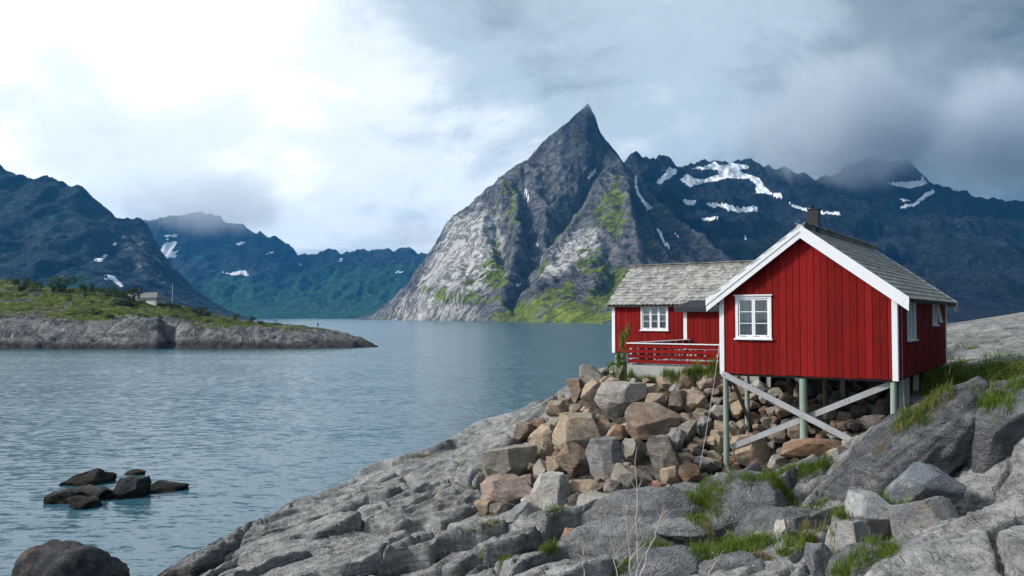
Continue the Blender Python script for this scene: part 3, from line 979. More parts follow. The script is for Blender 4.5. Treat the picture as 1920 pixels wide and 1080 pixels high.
hd_ridge = [(-260, 500, 310), (-120, 512, 305), (0, 527, 300), (80, 536, 298), (147, 541, 295), (200, 545, 295), (262, 560, 290), (330, 573, 290), (400, 590, 295), (440, 600, 300), (520, 608, 300),
            (596, 617, 298), (650, 627, 280), (690, 641, 258), (716, 653, 241)]
hd_rim = [(-260, 600, 238), (-100, 602, 238), (0, 604, 238), (80, 600, 238), (147, 606, 238), (180, 602, 239), (220, 602, 238), (262, 594, 239), (296, 594, 240), (318, 612, 247), (340, 603, 239),
          (400, 607, 239), (450, 607, 240), (520, 613, 243), (600, 627, 244), (660, 640, 243)]
hd_foot = [(px, py + 24, d - 3.5) for px, py, d in hd_rim[:11]] + [(px, py + 16, d - 2.5) for px, py, d in hd_rim[11:]]
pts = densify([at(*p) for p in hd_ridge], 6) + densify([at(*p) for p in hd_rim], 4) + densify([at(*p) for p in hd_foot], 4)
pts += densify([shore(*p) for p in [(-300, 229), (-100, 229), (100, 229), (250, 229), (290, 229), (312, 238), (335, 229), (450, 229), (600, 231), (680, 236), (720, 240)]], 5)
pts += densify([at(px, py, d) + np.array([0, 22, -2.5]) for px, py, d in hd_ridge[:-2]], 8)
pts += densify([shore(*p) for p in [(-300, 380), (0, 380), (300, 370), (450, 360), (600, 335), (690, 280), (725, 245)]], 8)
pts += [np.array(q) for q in [(-200, 224, -4), (-100, 224, -4), (-30, 228, -4), (-25, 260, -4), (-40, 320, -4), (-220, 400, -4), (-90, 390, -4)]]
xs, ys = np.arange(-232, -30, 0.55), np.arange(224, 372, 0.55)
Z = blur(tin_grid(pts, xs, ys, -4.0), 2)
X, Y = np.meshgrid(xs, ys)
Z = Z + head_noise(X, Y, Z)
HEAD_Z = (xs, ys, Z)
pxy = to_px(np.stack([X, Y, Z], -1))
hveg = soft_mask(pxy[0], pxy[1], [[(-400, 400), (-100, 480), (147, 500), (262, 520), (330, 540), (440, 580), (520, 590), (640, 606), (628, 620), (590, 621), (500, 613), (440, 611), (400, 618), (370, 614), (335, 597), (290, 590), (240, 588), (190, 602), (147, 600), (80, 594), (-400, 600)]],
                 5.0, X, Y, 0.08, 4.0)
me = grid_mesh('headland', X, Y, Z, -2.0)
add_attr(me, 'veg', hveg * 0.75 + 0.05)
add_attr(me, 'pale', np.zeros(X.shape))
add_attr(me, 'snow', np.zeros(X.shape))
add_attr(me, 'deep', np.zeros(X.shape))
tag(link('headland', me, M['head']), 'low grassy headland with grey rock cliffs across the bay', 'headland', kind='structure')


def head_height(x, y):
    xs, ys, Z = HEAD_Z
    return float(Z[min(max(int(round((y - ys[0]) / 0.55)), 0), len(ys) - 1), min(max(int(round((x - xs[0]) / 0.55)), 0), len(xs) - 1)])


# ------------------------------------------------------------------ the near shore
HOUSE_O = np.array([7.38, 29.7])
U, W = np.array([0.825, -0.565]), np.array([0.565, 0.825])
FLOOR_Z = CAM_H - 1.88


def hl(t, s, z=0.0):
    """a point given along the main cabin's front (t), back from it (s) and above its floor"""
    q = HOUSE_O + U * t + W * s
    return np.array([q[0], q[1], FLOOR_Z + z])


ctrl = [at(*p) for p in [
    (320, 1080, 29.2), (420, 1080, 27.5), (520, 1080, 26), (700, 1080, 24.5), (900, 1080, 22.5), (1100, 1080, 20.5), (1300, 1080, 18.5), (1500, 1080, 17), (1700, 1080, 15.5), (1900, 1080, 14.5),
    (440, 1005, 33), (540, 955, 36.5), (600, 1000, 31), (650, 925, 36.5), (760, 860, 42.5), (760, 930, 33.5), (850, 1000, 28), (900, 900, 34), (850, 835, 42), (900, 798, 44.5), (1000, 772, 45), (960, 850, 36),
    (1000, 960, 28), (1100, 1000, 25), (1200, 965, 26), (1300, 925, 28), (1358, 885, 29.7), (1200, 1025, 23), (1350, 1005, 23), (1450, 905, 27), (1520, 830, 28.6), (1520, 935, 25), (1480, 1005, 21.5),
    (1560, 1005, 20.5), (1600, 905, 25), (1640, 875, 25.2), (1700, 840, 25.2), (1773, 800, 25.2), (1850, 760, 25.5), (1620, 1005, 20.5), (1700, 955, 21.5), (1760, 950, 21), (1760, 1000, 17.5), (1900, 800, 22), (1900, 950, 18),
    (1105, 706, 38), (1085, 730, 38), (1052, 778, 37), (1180, 704, 36.2), (1250, 706, 35), (1350, 708, 33), (1250, 755, 32.8), (1200, 815, 31.3), (1150, 865, 30.3), (1100, 915, 29.3), (1005, 862, 34), (1050, 940, 28.8), (1300, 815, 30.8), (1300, 880, 29),
    (1400, 800, 31.4), (1450, 770, 31), (1450, 725, 34), (1600, 765, 31), (1672, 803, 26.6), (1640, 722, 33), (1740, 700, 33), (1773, 700, 31), (1850, 690, 32), (1920, 660, 40)]]
ctrl += [hl(-5.0, 5.0, -0.62), hl(-2, 6, -0.6), hl(-5, 9, -0.7), hl(-1, 10, -0.5), hl(3, 10, -0.3), hl(6.5, 11, -0.3), hl(-8, 13.5, -0.8), hl(-5, 16, -0.6), hl(0, 17, -0.6), hl(-10.6, 13.2, -1.0), hl(-12, 15, -2.0), hl(3, 7, -0.55)]
ctrl += [np.array(q, float) for q in [
    (2.2, 46, 4.4), (0.5, 49, 1.6), (-2.5, 49, 0.6), (3, 53, 1.0), (-1, 54, -1.6), (6, 62, -1.6), (12, 58, 4.5), (18, 62, 4.5), (18, 76, -1.5), (30, 72, 2.0), (40, 60, 9.3), (45, 40, 9.4), (34, 34, 8.9), (30, 52, 9.0), (27, 45, 8.4), (60, 60, 8), (60, 20, 9), (60, 90, 0), (35, 95, -2), (0, 95, -3),
    (-12.6, 27, -0.8), (-16, 30, -2), (-13.5, 38, -1.6), (-9.5, 47, -1.8), (-5, 52, -1.8), (-25, 50, -3), (-25, 20, -3), (-25, 95, -3), (-12, 20, -0.8), (-7, 17, 0.5), (-2, 12, 1.6), (5, 10, 3.2), (12, 9, 4.6), (22, 12, 6.2), (30, 22, 7.5), (-10, 8, -1.5), (24, 5, 6), (60, 5, 8), (-25, 5, -3)]]
ctrl = np.array(ctrl)


def tps_fit(c, lam=0.02):
    n = len(c)
    d = np.linalg.norm(c[:, None, :2] - c[None, :, :2], axis=-1)
    K = np.where(d > 0, d * d * np.log(d + 1e-12), 0) + np.eye(n) * lam
    Pm = np.c_[np.ones(n), c[:, :2]]
    A = np.block([[K, Pm], [Pm.T, np.zeros((3, 3))]])
    return np.linalg.solve(A, np.r_[c[:, 2], np.zeros(3)])


TPS = tps_fit(ctrl)


def base_z(x, y):
    x, y = np.asarray(x, float), np.asarray(y, float)
    sh = x.shape
    x, y = x.ravel(), y.ravel()
    out = np.empty(len(x))
    for i in range(0, len(x), 20000):
        xx, yy = x[i:i + 20000], y[i:i + 20000]
        d2 = (xx[:, None] - ctrl[None, :, 0]) ** 2 + (yy[:, None] - ctrl[None, :, 1]) ** 2
        out[i:i + 20000] = (0.5 * d2 * np.log(d2 + 1e-12)) @ TPS[:-3] + TPS[-3] + TPS[-2] * xx + TPS[-1] * yy
    return np.clip(out, -3.0, 9.5).reshape(sh)


PILE = [(1045, 760), (1070, 715), (1105, 690), (1180, 698), (1350, 705), (1450, 700), (1660, 720), (1668, 795), (1600, 860), (1500, 860), (1400, 885), (1340, 895), (1250, 905), (1150, 940), (1085, 1000), (1000, 965), (900, 955), (925, 880), (985, 815)]


def shore_detail(x, y):
    w1 = fbm2(x * 0.28, y * 0.28, 3, 71) * 1.3
    w2 = fbm2(x * 0.28 + 9, y * 0.28 - 5, 3, 72) * 1.3
    ca, sa = math.cos(0.5), math.sin(0.5)
    a, b = (x + w1) * ca + (y + w2) * sa, -(x + w1) * sa + (y + w2) * ca
    F1, F2, r1, r2, r3, ox, oy = worley2(a / 4.6, b / 2.4, 81)
    h = (r1 - 0.5) * 0.55 + (ox * (r2 - 0.5) + oy * (r3 - 0.65)) * 1.15 - 0.50 * np.exp(-((F2 - F1) / 0.035) ** 2)
    F1, F2, r1, r2, r3, ox, oy = worley2((a + 0.3 * fbm2(x, y, 3, 73)) / 1.5, (b + 0.25 * fbm2(x + 3, y, 3, 74)) / 0.62, 82)
    big = smooth01(fbm2(x * 0.22, y * 0.22, 2, 75), -0.25, 0.25)
    h += big * ((r1 - 0.5) * 0.20 + (ox * (r2 - 0.5) + oy * (r3 - 0.7)) * 0.38 - 0.10 * np.exp(-((F2 - F1) / 0.06) ** 2))
    F1, F2, r1, r2, r3, ox, oy = worley2((a + 0.15 * fbm2(x * 2, y * 2, 2, 76)) / 0.62, (b + 0.1 * fbm2(x * 2 + 3, y * 2, 2, 77)) / 0.30, 85)
    small = smooth01(fbm2(x * 0.45, y * 0.45, 3, 78), -0.05, 0.3)
    h += small * ((r1 - 0.5) * 0.12 + (ox * (r2 - 0.5) + oy * (r3 - 0.7)) * 0.16 - 0.05 * np.exp(-((F2 - F1) / 0.1) ** 2))
    h += 0.16 * (ridged2(a / 2.2, b / 0.9, 4, 83, 0.55) - 0.3)
    h += 0.05 * fbm2(a * 1.6, b * 4.0, 4, 84, 0.6)
    return h


def axis(segs):
    out = []
    for a, b, s in segs:
        out.append(np.arange(a, b, s))
    return np.concatenate(out)


xs = axis([(-30, -15, 0.5), (-15, 3, 0.075), (3, 16, 0.075), (16, 24, 0.11), (24, 62, 0.6)])
ys = axis([(5, 14, 0.3), (14, 30, 0.062), (30, 40, 0.085), (40, 50, 0.13), (50, 96, 0.5)])
X, Y = np.meshgrid(xs, ys)
B = base_z(X, Y)
pxs, pys = to_px(np.stack([X, Y, B], -1))
inpile = blur((inside(pxs, pys, PILE) & (Y > 27) & (Y < 39)).astype(float), 12)
inland = smooth01(Y - (48 - 0.2 * X), 0, 6)
det = shore_detail(X, Y)
coarse = smooth01(Y, 35, 40)
det = (det * (1 - coarse) + blur(det, 6) * coarse * 0.8) * (1 - 0.75 * inpile) * (1 - 0.7 * inland)
# flat ground under deck and cabins
rel = (X - HOUSE_O[0]) * W[0] + (Y - HOUSE_O[1]) * W[1]
det *= 1 - 0.6 * smooth01(rel, 3, 6) * smooth01(X, 4, 8)
under = smooth01(-B, -0.6, 0.5)
Z = B + det * (1 - 0.5 * under) - 0.32 * inpile
moss = smooth01(fbm2(X * 0.5, Y * 0.5, 4, 91), 0.22, 0.5) * 0.45
low = blur(det, 30)
moss += smooth01(low - det, 0.06, 0.22) * smooth01(B, 1.2, 2.6) * smooth01(fbm2(X * 0.35, Y * 0.35, 3, 92), -0.1, 0.3) * 0.7
# soil and turf behind the slab and under the deck, higher up the bank
moss += 0.85 * smooth01(B, 6.0, 6.6) * (1 - 0.75 * smooth01(X + fbm2(X * 0.3, Y * 0.3, 3, 93) * 5, 18, 22))
moss = moss * (1 - inpile)
me = grid_mesh('rocky_shore', X, Y, Z, -1.2)
add_attr(me, 'soil', inpile)
add_attr(me, 'moss', np.clip(moss, 0, 1))
tag(link('rocky_shore', me, M['shore_rock']), 'fractured grey bedrock of the near shore sloping into the water', 'rock shore', kind='structure')
SHORE = (xs, ys, Z)


def shore_z(x, y):
    xs, ys, Z = SHORE
    i = int(np.clip(np.searchsorted(xs, x), 1, len(xs) - 1))
    j = int(np.clip(np.searchsorted(ys, y), 1, len(ys) - 1))
    return float(Z[j, i])


def hit(px, py, d0=13.0, d1=70.0, n=900):
    """where the sight line through a pixel meets the near shore"""
    d = np.linspace(d0, d1, n)
    p = at(px, py, 1.0)
    q = np.stack([p[0] * d, d, CAM_H + (p[2] - CAM_H) * d], -1)
    zz = base_z(q[:, 0], q[:, 1])
    k = np.argmax(q[:, 2] < zz)
    return q[k] if q[k, 2] < zz[k] else None


# ------------------------------------------------------------------ rocks
ICO = {}


def ico(sub):
    if sub not in ICO:
        bm = bmesh.new()
        bmesh.ops.create_icosphere(bm, subdivisions=sub, radius=1.0)
        bm.verts.ensure_lookup_table()
        V = np.array([v.co[:] for v in bm.verts])
        F = np.array([[v.index for v in f.verts] for f in bm.faces])
        bm.free()
        ICO[sub] = (V, F)
    return ICO[sub]


def rock_mesh(name, radii, seed, sub=3, cuts=12, off=(0.45, 0.8), rough=0.05, bands=0.0, bdir=(0.3, 0.4, 1), rot=None, sharp=26):
    """a broken stone: a ball cut flat by random planes, then worn; bands adds ribs of layered rock"""
    rs = np.random.default_rng(seed)
    V, F = ico(sub)
    V = V.copy()
    for k in range(cuts):
        n = rs.normal(size=3)
        n /= np.linalg.norm(n)
        o = rs.uniform(*off)
        s = V @ n - o
        m = s > 0
        V[m] -= np.outer(s[m] * 0.96, n)
    V -= (V.max(0) + V.min(0)) / 2
    V /= (V.max(0) - V.min(0)) / 2
    sz = np.mean(radii)
    nrm = V / (np.linalg.norm(V, axis=1)[:, None] + 1e-9)
    Q = V * np.asarray(radii)
    fq = 1.0 / max(sz, 0.05)
    Q += nrm * (perlin3(V * 1.7 + seed, seed)[:, None] * rough * 1.6 * sz + perlin3(V * 4.6 + seed, seed + 1)[:, None] * rough * 0.8 * sz)
    if sub >= 4:
        Q += nrm * perlin3(Q * 5.0 + seed, seed + 2)[:, None] * 0.022
    if bands:
        bd = np.array(bdir, float)
        bd /= np.linalg.norm(bd)
        c = (Q @ bd) + 0.25 * perlin3(Q * 0.9, seed + 3)
        f = perlin2(c * 4.2 + seed, np.full(len(c), seed * 0.37), 7) + 0.6 * perlin2(c * 9.5, np.full(len(c), 3.3), 8)
        Q += nrm * (f * bands)[:, None]
    if rot is not None:
        Q = Q @ np.array(Matrix.Rotation(rot[1], 3, rot[0]).transposed())
    me = mesh_arrays(name, Q, F)
    me.set_sharp_from_angle(angle=R(sharp))
    return me


def block_mesh(name, radii, seed, cuts=12, rough=0.03, levels=2):
    """an angular broken block: a convex body bounded by random planes, edges chipped, faces uneven"""
    rs = np.random.default_rng(seed)
    bm = bmesh.new()
    bmesh.ops.create_cube(bm, size=2.6)
    off = rs.uniform(0, 6.28)
    for k in range(cuts):
        zc = 1 - 2 * (k + 0.5) / cuts
        a = off + k * 2.39996 + rs.normal() * 0.35
        zc = np.clip(zc + rs.normal() * 0.16, -1, 1)
        n = Vector((math.cos(a) * math.sqrt(1 - zc * zc), math.sin(a) * math.sqrt(1 - zc * zc), zc))
        o = rs.uniform(0.58, 1.0)
        geom = bm.verts[:] + bm.edges[:] + bm.faces[:]
        r = bmesh.ops.bisect_plane(bm, geom=geom, plane_co=n * o, plane_no=n, clear_outer=True, clear_inner=False)
        ed = [e for e in r['geom_cut'] if isinstance(e, bmesh.types.BMEdge)]
        if ed:
            bmesh.ops.edgeloop_fill(bm, edges=ed)
    bmesh.ops.remove_doubles(bm, verts=bm.verts, dist=0.02)
    bmesh.ops.bevel(bm, geom=bm.edges[:], offset=rs.uniform(0.012, 0.035), segments=1, affect='EDGES', profile=0.6)
    bmesh.ops.triangulate(bm, faces=bm.faces)
    for _ in range(levels):
        long = [e for e in bm.edges if e.calc_length() > 0.2]
        bmesh.ops.subdivide_edges(bm, edges=long, cuts=1)
        bmesh.ops.triangulate(bm, faces=bm.faces)
    bmesh.ops.recalc_face_normals(bm, faces=bm.faces)
    bm.normal_update()
    V = np.array([v.co[:] for v in bm.verts])
    N = np.array([v.normal[:] for v in bm.verts])
    F = np.array([[v.index for v in f.verts] for f in bm.faces])
    bm.verts.index_update()
    F = np.array([[v.index for v in f.verts] for f in bm.faces])
    bm.free()
    V -= (V.max(0) + V.min(0)) / 2
    V /= (V.max(0) - V.min(0)) / 2
    V = V + N * (perlin3(V * 1.6 + seed, seed)[:, None] * rough * 2.0 + perlin3(V * 5.0 + seed, seed + 1)[:, None] * rough)
    me = mesh_arrays(name, V * np.asarray(radii), F)
    me.set_sharp_from_angle(angle=R(24))
    return me


TAN, BRN, RST, GRY, LGT, DRK, PNK, GRN = ((0.36, 0.275, 0.195), (0.26, 0.19, 0.14), (0.30, 0.18, 0.115), (0.21, 0.212, 0.215), (0.38, 0.355, 0.32), (0.12, 0.10, 0.088), (0.33, 0.245, 0.205), (0.29, 0.26, 0.215))
CNAME = {TAN: 'tan', BRN: 'brown', RST: 'rusty orange', GRY: 'grey', LGT: 'pale grey', DRK: 'dark brown', PNK: 'pinkish', GRN: 'greenish grey'}


def za(x, y, w, h):
    return (860 + x * 0.3888, 660 + y * 0.3888, w * 0.3888, h * 0.3888)


def zb(x, y, w, h):
    return (1130 + x * 0.4075, 640 + y * 0.4075, w * 0.4075, h * 0.4075)


pile = [  # where, colour, own label for the ones that stand out
    (za(785, 275, 250, 180), LGT, 'largest pale grey boulder high on the pile below the deck'),
    (za(935, 375, 260, 180), BRN, 'broad smooth brown boulder in the middle of the pile'),
    (za(590, 450, 250, 205), TAN, 'big upright tan-brown block on the seaward face of the pile'),
    (za(715, 555, 195, 195), GRY, 'dark slate-grey angular block below the big tan-brown block'),
    (za(565, 560, 190, 170), BRN, 'brown wedge leaning under the big upright tan-brown block'),
    (za(245, 575, 255, 170), GRN, 'flat-faced grey-brown slab lying at the seaward foot of the pile'),
    (za(450, 740, 205, 205), LGT, 'pale grey and cream boulder at the foot of the pile'),
    (za(235, 710, 255, 150), PNK, 'rounded pinkish-brown boulder lowest on the seaward side'),
    (za(410, 470, 150, 165), TAN, 'tan block standing at the seaward edge of the pile'),
    (za(650, 235, 125, 150), TAN, 'tall leaning tan slab near the top seaward edge of the pile'),
    (za(620, 678, 195, 85), TAN, 'flat orange-tan slab across the foot of the pile'),
    (za(985, 555, 155, 215), DRK, 'tall dark brown boulder with a pointed top above the bare twigs'),
    (za(855, 500, 165, 120), GRN, 'greenish grey boulder beside the dark slate-grey block'),
    (zb(700, 530, 215, 130), TAN, 'large tan boulder just right of the front cabin stilt'),
    (zb(955, 515, 300, 105), RST, 'long reddish-brown slab under the crossing of the braces'),
    (za(310, 830, 195, 155), GRY, 'grey angular block alone in front of the pile'),
    (za(665, 800, 215, 155), LGT, 'pale grey tilted slab at the lower foot of the pile'),
    (za(840, 645, 195, 150), GRN, 'grey-brown boulder behind the bare twigs'),
    (za(1290, 430, 140, 140), TAN, 'orange-tan boulder behind the front cabin stilt'),
    (za(485, 295, 135, 95), TAN, 'tan block with a dark side jutting over the smooth rock'),
    (za(643, 138, 115, 110), GRN, 'grey-brown boulder topmost on the seaward side of the pile'),
    (za(570, 205, 95, 110), BRN, 'brown boulder overhanging the water side near the top'),
    (za(1140, 255, 115, 110), TAN, None), (za(1050, 258, 80, 105), BRN, None), (za(955, 245, 115, 72), TAN, None), (za(1212, 165, 108, 75), PNK, None),
    (za(1105, 148, 78, 62), BRN, None), (za(1010, 157, 105, 62), TAN, None), (za(742, 150, 82, 42), TAN, None), (za(785, 102, 60, 72), GRN, None), (za(790, 174, 115, 38), TAN, None),
    (za(570, 287, 72, 52), BRN, None), (za(632, 315, 85, 58), TAN, None), (za(690, 242, 45, 75), TAN, None), (za(1055, 192, 72, 60), GRY, None), (za(925, 293, 92, 50), BRN, None),
    (za(1228, 208, 82, 46), PNK, None), (za(1243, 250, 65, 46), GRN, None), (za(1250, 308, 102, 76), LGT, None), (za(1345, 297, 62, 92), TAN, None), (za(1105, 330, 72, 52), BRN, None),
    (za(1178, 318, 92, 70), BRN, None), (za(1180, 378, 92, 102), GRY, None), (za(1105, 407, 98, 112), GRN, None), (za(1050, 448, 102, 112), GRY, None), (za(955, 457, 78, 66), BRN, None),
    (za(760, 417, 112, 102), RST, None), (za(695, 382, 72, 82), RST, None), (za(320, 407, 112, 92), BRN, None), (za(400, 592, 85, 112), GRN, None), (za(465, 572, 85, 92), TAN, None),
    (za(1140, 492, 82, 66), BRN, None), (za(1095, 527, 78, 62), TAN, None), (za(1168, 547, 88, 62), LGT, None), (za(1022, 607, 95, 92), TAN, None), (za(1108, 597, 112, 112), RST, None),
    (za(1232, 562, 85, 75), TAN, None), (za(1212, 447, 75, 62), TAN, None), (za(1246, 388, 55, 52), BRN, None), (za(745, 685, 90, 85), DRK, None), (za(570, 735, 85, 85), DRK, None), (za(640, 745, 95, 72), RST, None),
    (za(222, 792, 150, 92), DRK, None), (za(325, 650, 115, 82), BRN, None), (za(540, 928, 92, 100), RST, None), (za(735, 470, 60, 55), RST, None), (za(480, 380, 90, 90), GRN, None), (za(545, 345, 90, 60), GRN, None),
    (zb(815, 447, 102, 62), BRN, None), (zb(905, 432, 95, 78), BRN, None), (zb(720, 405, 62, 38), TAN, None), (zb(760, 375, 72, 38), GRN, None), (zb(842, 336, 90, 62), BRN, None), (zb(1076, 446, 74, 44), LGT, None),
    (zb(1012, 446, 62, 34), RST, None), (zb(1252, 402, 115, 85), DRK, None), (zb(1125, 520, 85, 52), DRK, None), (zb(742, 326, 48, 42), RST, None), (zb(1002, 392, 65, 62), DRK, None), (zb(1160, 400, 80, 60), DRK, None),
    (zb(690, 302, 62, 42), BRN, None), (zb(1000, 330, 90, 60), DRK, None), (zb(1280, 340, 90, 70), DRK, None), (zb(530, 480, 90, 100), TAN, None),
]
ROCKS = []                       # px, py, size, label of every placed stone, for telling neighbours


def put_rock(name, px, py, w, h, color, seed, d=None, sub=3, lift=0.35, material='boulder', label=None, cat='boulder', group=None, **kw):
    p = hit(px, py) if d is None else at(px, py, d)
    if p is None:
        return None
    s = p[1] / FPX
    rx, rz = w * s / 2 * 1.02, h * s / 2 * 1.02
    ry = min((rx + rz) / 2 * 1.05, 1.5)
    if material == 'boulder':
        me = block_mesh(name, (rx, ry, rz), seed, kw.get('cuts', 11) + 6, 0.035, 3 if sub >= 4 else 2)
    else:
        me = rock_mesh(name, (rx, ry, rz), seed, sub, **kw)
    me.materials.append(M[material])
    o = bpy.data.objects.new(name, me)
    COL.objects.link(o)
    o.location = (p[0], p[1] + (ry * 0.30 if d is None else 0), p[2] + (lift * rz if d is None else 0))
    j = np.random.default_rng(seed + 500).uniform(0.86, 1.14)
    o.color = (color[0] * j, color[1] * j, color[2] * j, 1)
    if label:
        tag(o, label, cat, group)
    return o


ANCHORS = [(q[0][0], q[0][1], 'the ' + q[2].split(' below')[0].split(' in the')[0].split(' on the')[0].split(' lying')[0].split(' at the')[0].split(' near')[0].split(' across')[0].split(' with')[0]
            .split(' beside')[0].split(' just')[0].split(' under')[0].split(' alone')[0].split(' behind')[0].split(' leaning')[0].split(' standing')[0].split(' jutting')[0].split(' topmost')[0]
            .split(' overhanging')[0].split(' lowest')[0].split(' high')[0]) for q in pile if q[2]]
USED = set()


def auto_label(px, py, size, cname, noun):
    size_w = 'small' if size < 26 else 'mid-sized' if size < 40 else 'large'
    near = sorted(ANCHORS, key=lambda a: (a[0] - px) ** 2 + (a[1] - py) ** 2)
    for a in near[:10]:
        dx, dy = px - a[0], py - a[1]
        if abs(dx) > abs(dy):
            rel = 'to the right of' if dx > 0 else 'to the left of'
        else:
            rel = 'below' if dy > 0 else 'above'
        for extra in ('', 'close ', 'farther '):
            s = '%s %s %s %s%s %s' % (size_w, cname, noun, extra, rel, a[2])
            if s not in USED and len(s.split()) <= 16:
                USED.add(s)
                return s
    return None


for k, ((px, py, w, h), c, lb) in enumerate(pile):
    big = max(w, h) > 55
    lab = lb or auto_label(px, py, max(w, h), CNAME[c], 'boulder')
    put_rock('boulder', px, py, w, h, c, 100 + k, sub=4 if big else 3, label=lab, group='broken boulders piled on the bank', cuts=11 if big else 10, rough=0.045 if big else 0.05)
    ROCKS.append((px, py, max(w, h)))

rp = random.Random(3)
n_small = 0
tries = 0
while n_small < 210 and tries < 9000:
    tries += 1
    px, py = rp.uniform(900, 1668), rp.uniform(695, 1000)
    if not inside(np.array([px]), np.array([py]), PILE)[0]:
        continue
    w = rp.uniform(14, 26) if n_small > 70 else rp.uniform(24, 42)
    if any((px - a) ** 2 + (py - b) ** 2 < (0.30 * s + 0.34 * w) ** 2 for a, b, s in ROCKS):
        continue
    c = rp.choice([TAN, TAN, BRN, BRN, GRN, GRY, RST, PNK, LGT])
    lab = auto_label(px, py, w, CNAME[c], 'stone') or 'small %s stone wedged among the boulders of the bank' % CNAME[c]
    put_rock('stone', px, py, w, w * rp.uniform(0.65, 0.95), c, 400 + n_small, sub=3, lift=-0.1, label=lab, cat='stone', group='small stones filling the boulder bank', cuts=10, rough=0.05)
    ROCKS.append((px, py, w))
    n_small += 1

G1, G2, G3, G4 = (0.21, 0.214, 0.222), (0.25, 0.253, 0.257), (0.14, 0.146, 0.16), (0.32, 0.322, 0.325)
OUT = 'grey outcrops and blocks in front of the cabin'
outcrops = [  # px, py, w, h, depth, colour, cuts, offsets, bands, band direction, label
    (1395, 968, 180, 150, 25.6, G1, 5, (0.75, 0.95), 0.010, (0.2, 0.3, 1), 'rounded grey rock dome standing in the grass before the stilts'),
    (1540, 925, 190, 120, 27.0, G1, 5, (0.7, 0.95), 0.016, (0.1, 0.2, 1), 'broad low grey outcrop below the reddish slab under the cabin'),
    (1485, 1020, 205, 130, 22.3, G1, 4, (0.8, 0.97), 0.035, (0.5, 0.2, 0.9), 'hump of swirling banded grey rock behind the upright pale stone'),
    (1215, 985, 260, 130, 26.0, G2, 5, (0.75, 0.95), 0.022, (-0.35, 0.3, 0.9), 'long grey hump of bedrock below the foot of the boulder pile'),
    (1195, 1050, 300, 150, 23.2, G2, 4, (0.75, 0.95), 0.028, (-0.3, 0.2, 0.95), 'large smooth grey bedrock hump behind the bare twigs'),
    (1255, 1085, 260, 110, 20.6, G1, 4, (0.75, 0.95), 0.030, (-0.2, 0.5, 0.9), 'striped grey rock hump at the bottom edge of the view'),
    (1405, 1085, 180, 90, 18.8, G1, 5, (0.7, 0.95), 0.012, (-0.2, 0.4, 0.9), 'low grey rock back in front of the largest grass tuft'),
    (1690, 1090, 270, 130, 16.6, G2, 5, (0.7, 0.95), 0.012, (0.4, 0.2, 0.9), 'lichen-spotted slab sloping up at the lower right corner'),
    (1632, 968, 100, 88, 19.6, G4, 11, (0.45, 0.75), 0, (0, 0, 1), 'pale flat-topped angular block beside the slanting slab'),
    (1590, 1030, 72, 112, 18.2, G2, 9, (0.5, 0.8), 0, (0, 0, 1), 'upright pointed pale block in front of the flat-topped block'),
    (1537, 1056, 50, 76, 17.6, G3, 9, (0.5, 0.8), 0, (0, 0, 1), 'small dark grey upright block in the grass'),
    (1722, 912, 118, 96, 20.6, (0.16, 0.18, 0.21), 9, (0.5, 0.8), 0, (0, 0, 1), 'bluish grey block resting against the slanting slab'),
    (1735, 990, 128, 112, 18.9, G1, 8, (0.5, 0.85), 0, (0, 0, 1), 'rough grey boulder with a hollow dark underside near the right edge'),
    (1694, 968, 52, 46, 19.4, G3, 9, (0.5, 0.8), 0, (0, 0, 1), 'dark block wedged between the flat-topped and the rough boulder'),
    (1464, 1004, 24, 58, 20.6, (0.42, 0.38, 0.36), 9, (0.55, 0.85), 0, (0, 0, 1), 'narrow upright pale stone leaning on the banded hump'),
    (1640, 1020, 34, 36, 18.6, G3, 9, (0.5, 0.8), 0, (0, 0, 1), 'small dark stone in the grass below the flat-topped block'),
    (905, 1048, 46, 34, 24.6, (0.24, 0.21, 0.18), 8, (0.6, 0.85), 0, (0, 0, 1), 'brownish rounded stone on the bare shelf of the shore'),
    (1072, 1022, 46, 46, 24.8, (0.30, 0.21, 0.17), 9, (0.5, 0.8), 0, (0, 0, 1), 'reddish stone below the pale tilted slab'),
    (1340, 928, 170, 46, 28.2, G2, 5, (0.65, 0.9), 0.012, (0.1, 0.2, 1), 'flat grey rock shelf at the foot of the front stilt'),
    (1290, 990, 130, 34, 22.4, G2, 6, (0.6, 0.9), 0.01, (0, 0.2, 1), 'thin flat rock ledge beside the largest grass tuft'),
]
for k, (px, py, w, h, d, c, cuts, off, bands, bd, lab) in enumerate(outcrops):
    smooth = cuts <= 6
    put_rock('rock_outcrop' if smooth else 'rock_block', px, py, w, h, c, 700 + k, d=d, sub=5 if max(w, h) > 120 else 4, material='outcrop' if smooth else 'boulder', label=lab, cat='outcrop' if smooth else 'boulder',
             group=OUT, cuts=cuts, off=off, rough=0.06 if smooth else 0.04, bands=bands, bdir=bd)

# the slanting slab: a long tilted back of layered rock
me = rock_mesh('rock_slab', (3.3, 1.7, 1.05), 881, 6, 7, (0.6, 0.9), 0.05, 0.06, (0.05, 1, 0.35), (Vector((0.15, 1, 0)), R(-42)))
me.materials.append(M['outcrop'])
o = link('rock_slab', me)
o.location = at(1692, 864, 23.6)
o.color = (0.15, 0.155, 0.165, 1)  # tone lowered to put this corner's shading into the rock colour
tag(o, 'long slanting slab of layered grey rock rising to the right corner of the cabin', 'outcrop', OUT)
me = rock_mesh('rock_slab', (3.0, 2.0, 1.7), 883, 6, 8, (0.6, 0.9), 0.06, 0.06, (0.05, 1, 0.35), (Vector((0.15, 1, 0)), R(-35)))
me.materials.append(M['outcrop'])
o = link('rock_slab', me)
o.location = at(1890, 845, 23.2)
o.color = (0.17, 0.175, 0.185, 1)
tag(o, 'second layered slab beyond the bluish grey block at the right edge', 'outcrop', OUT)

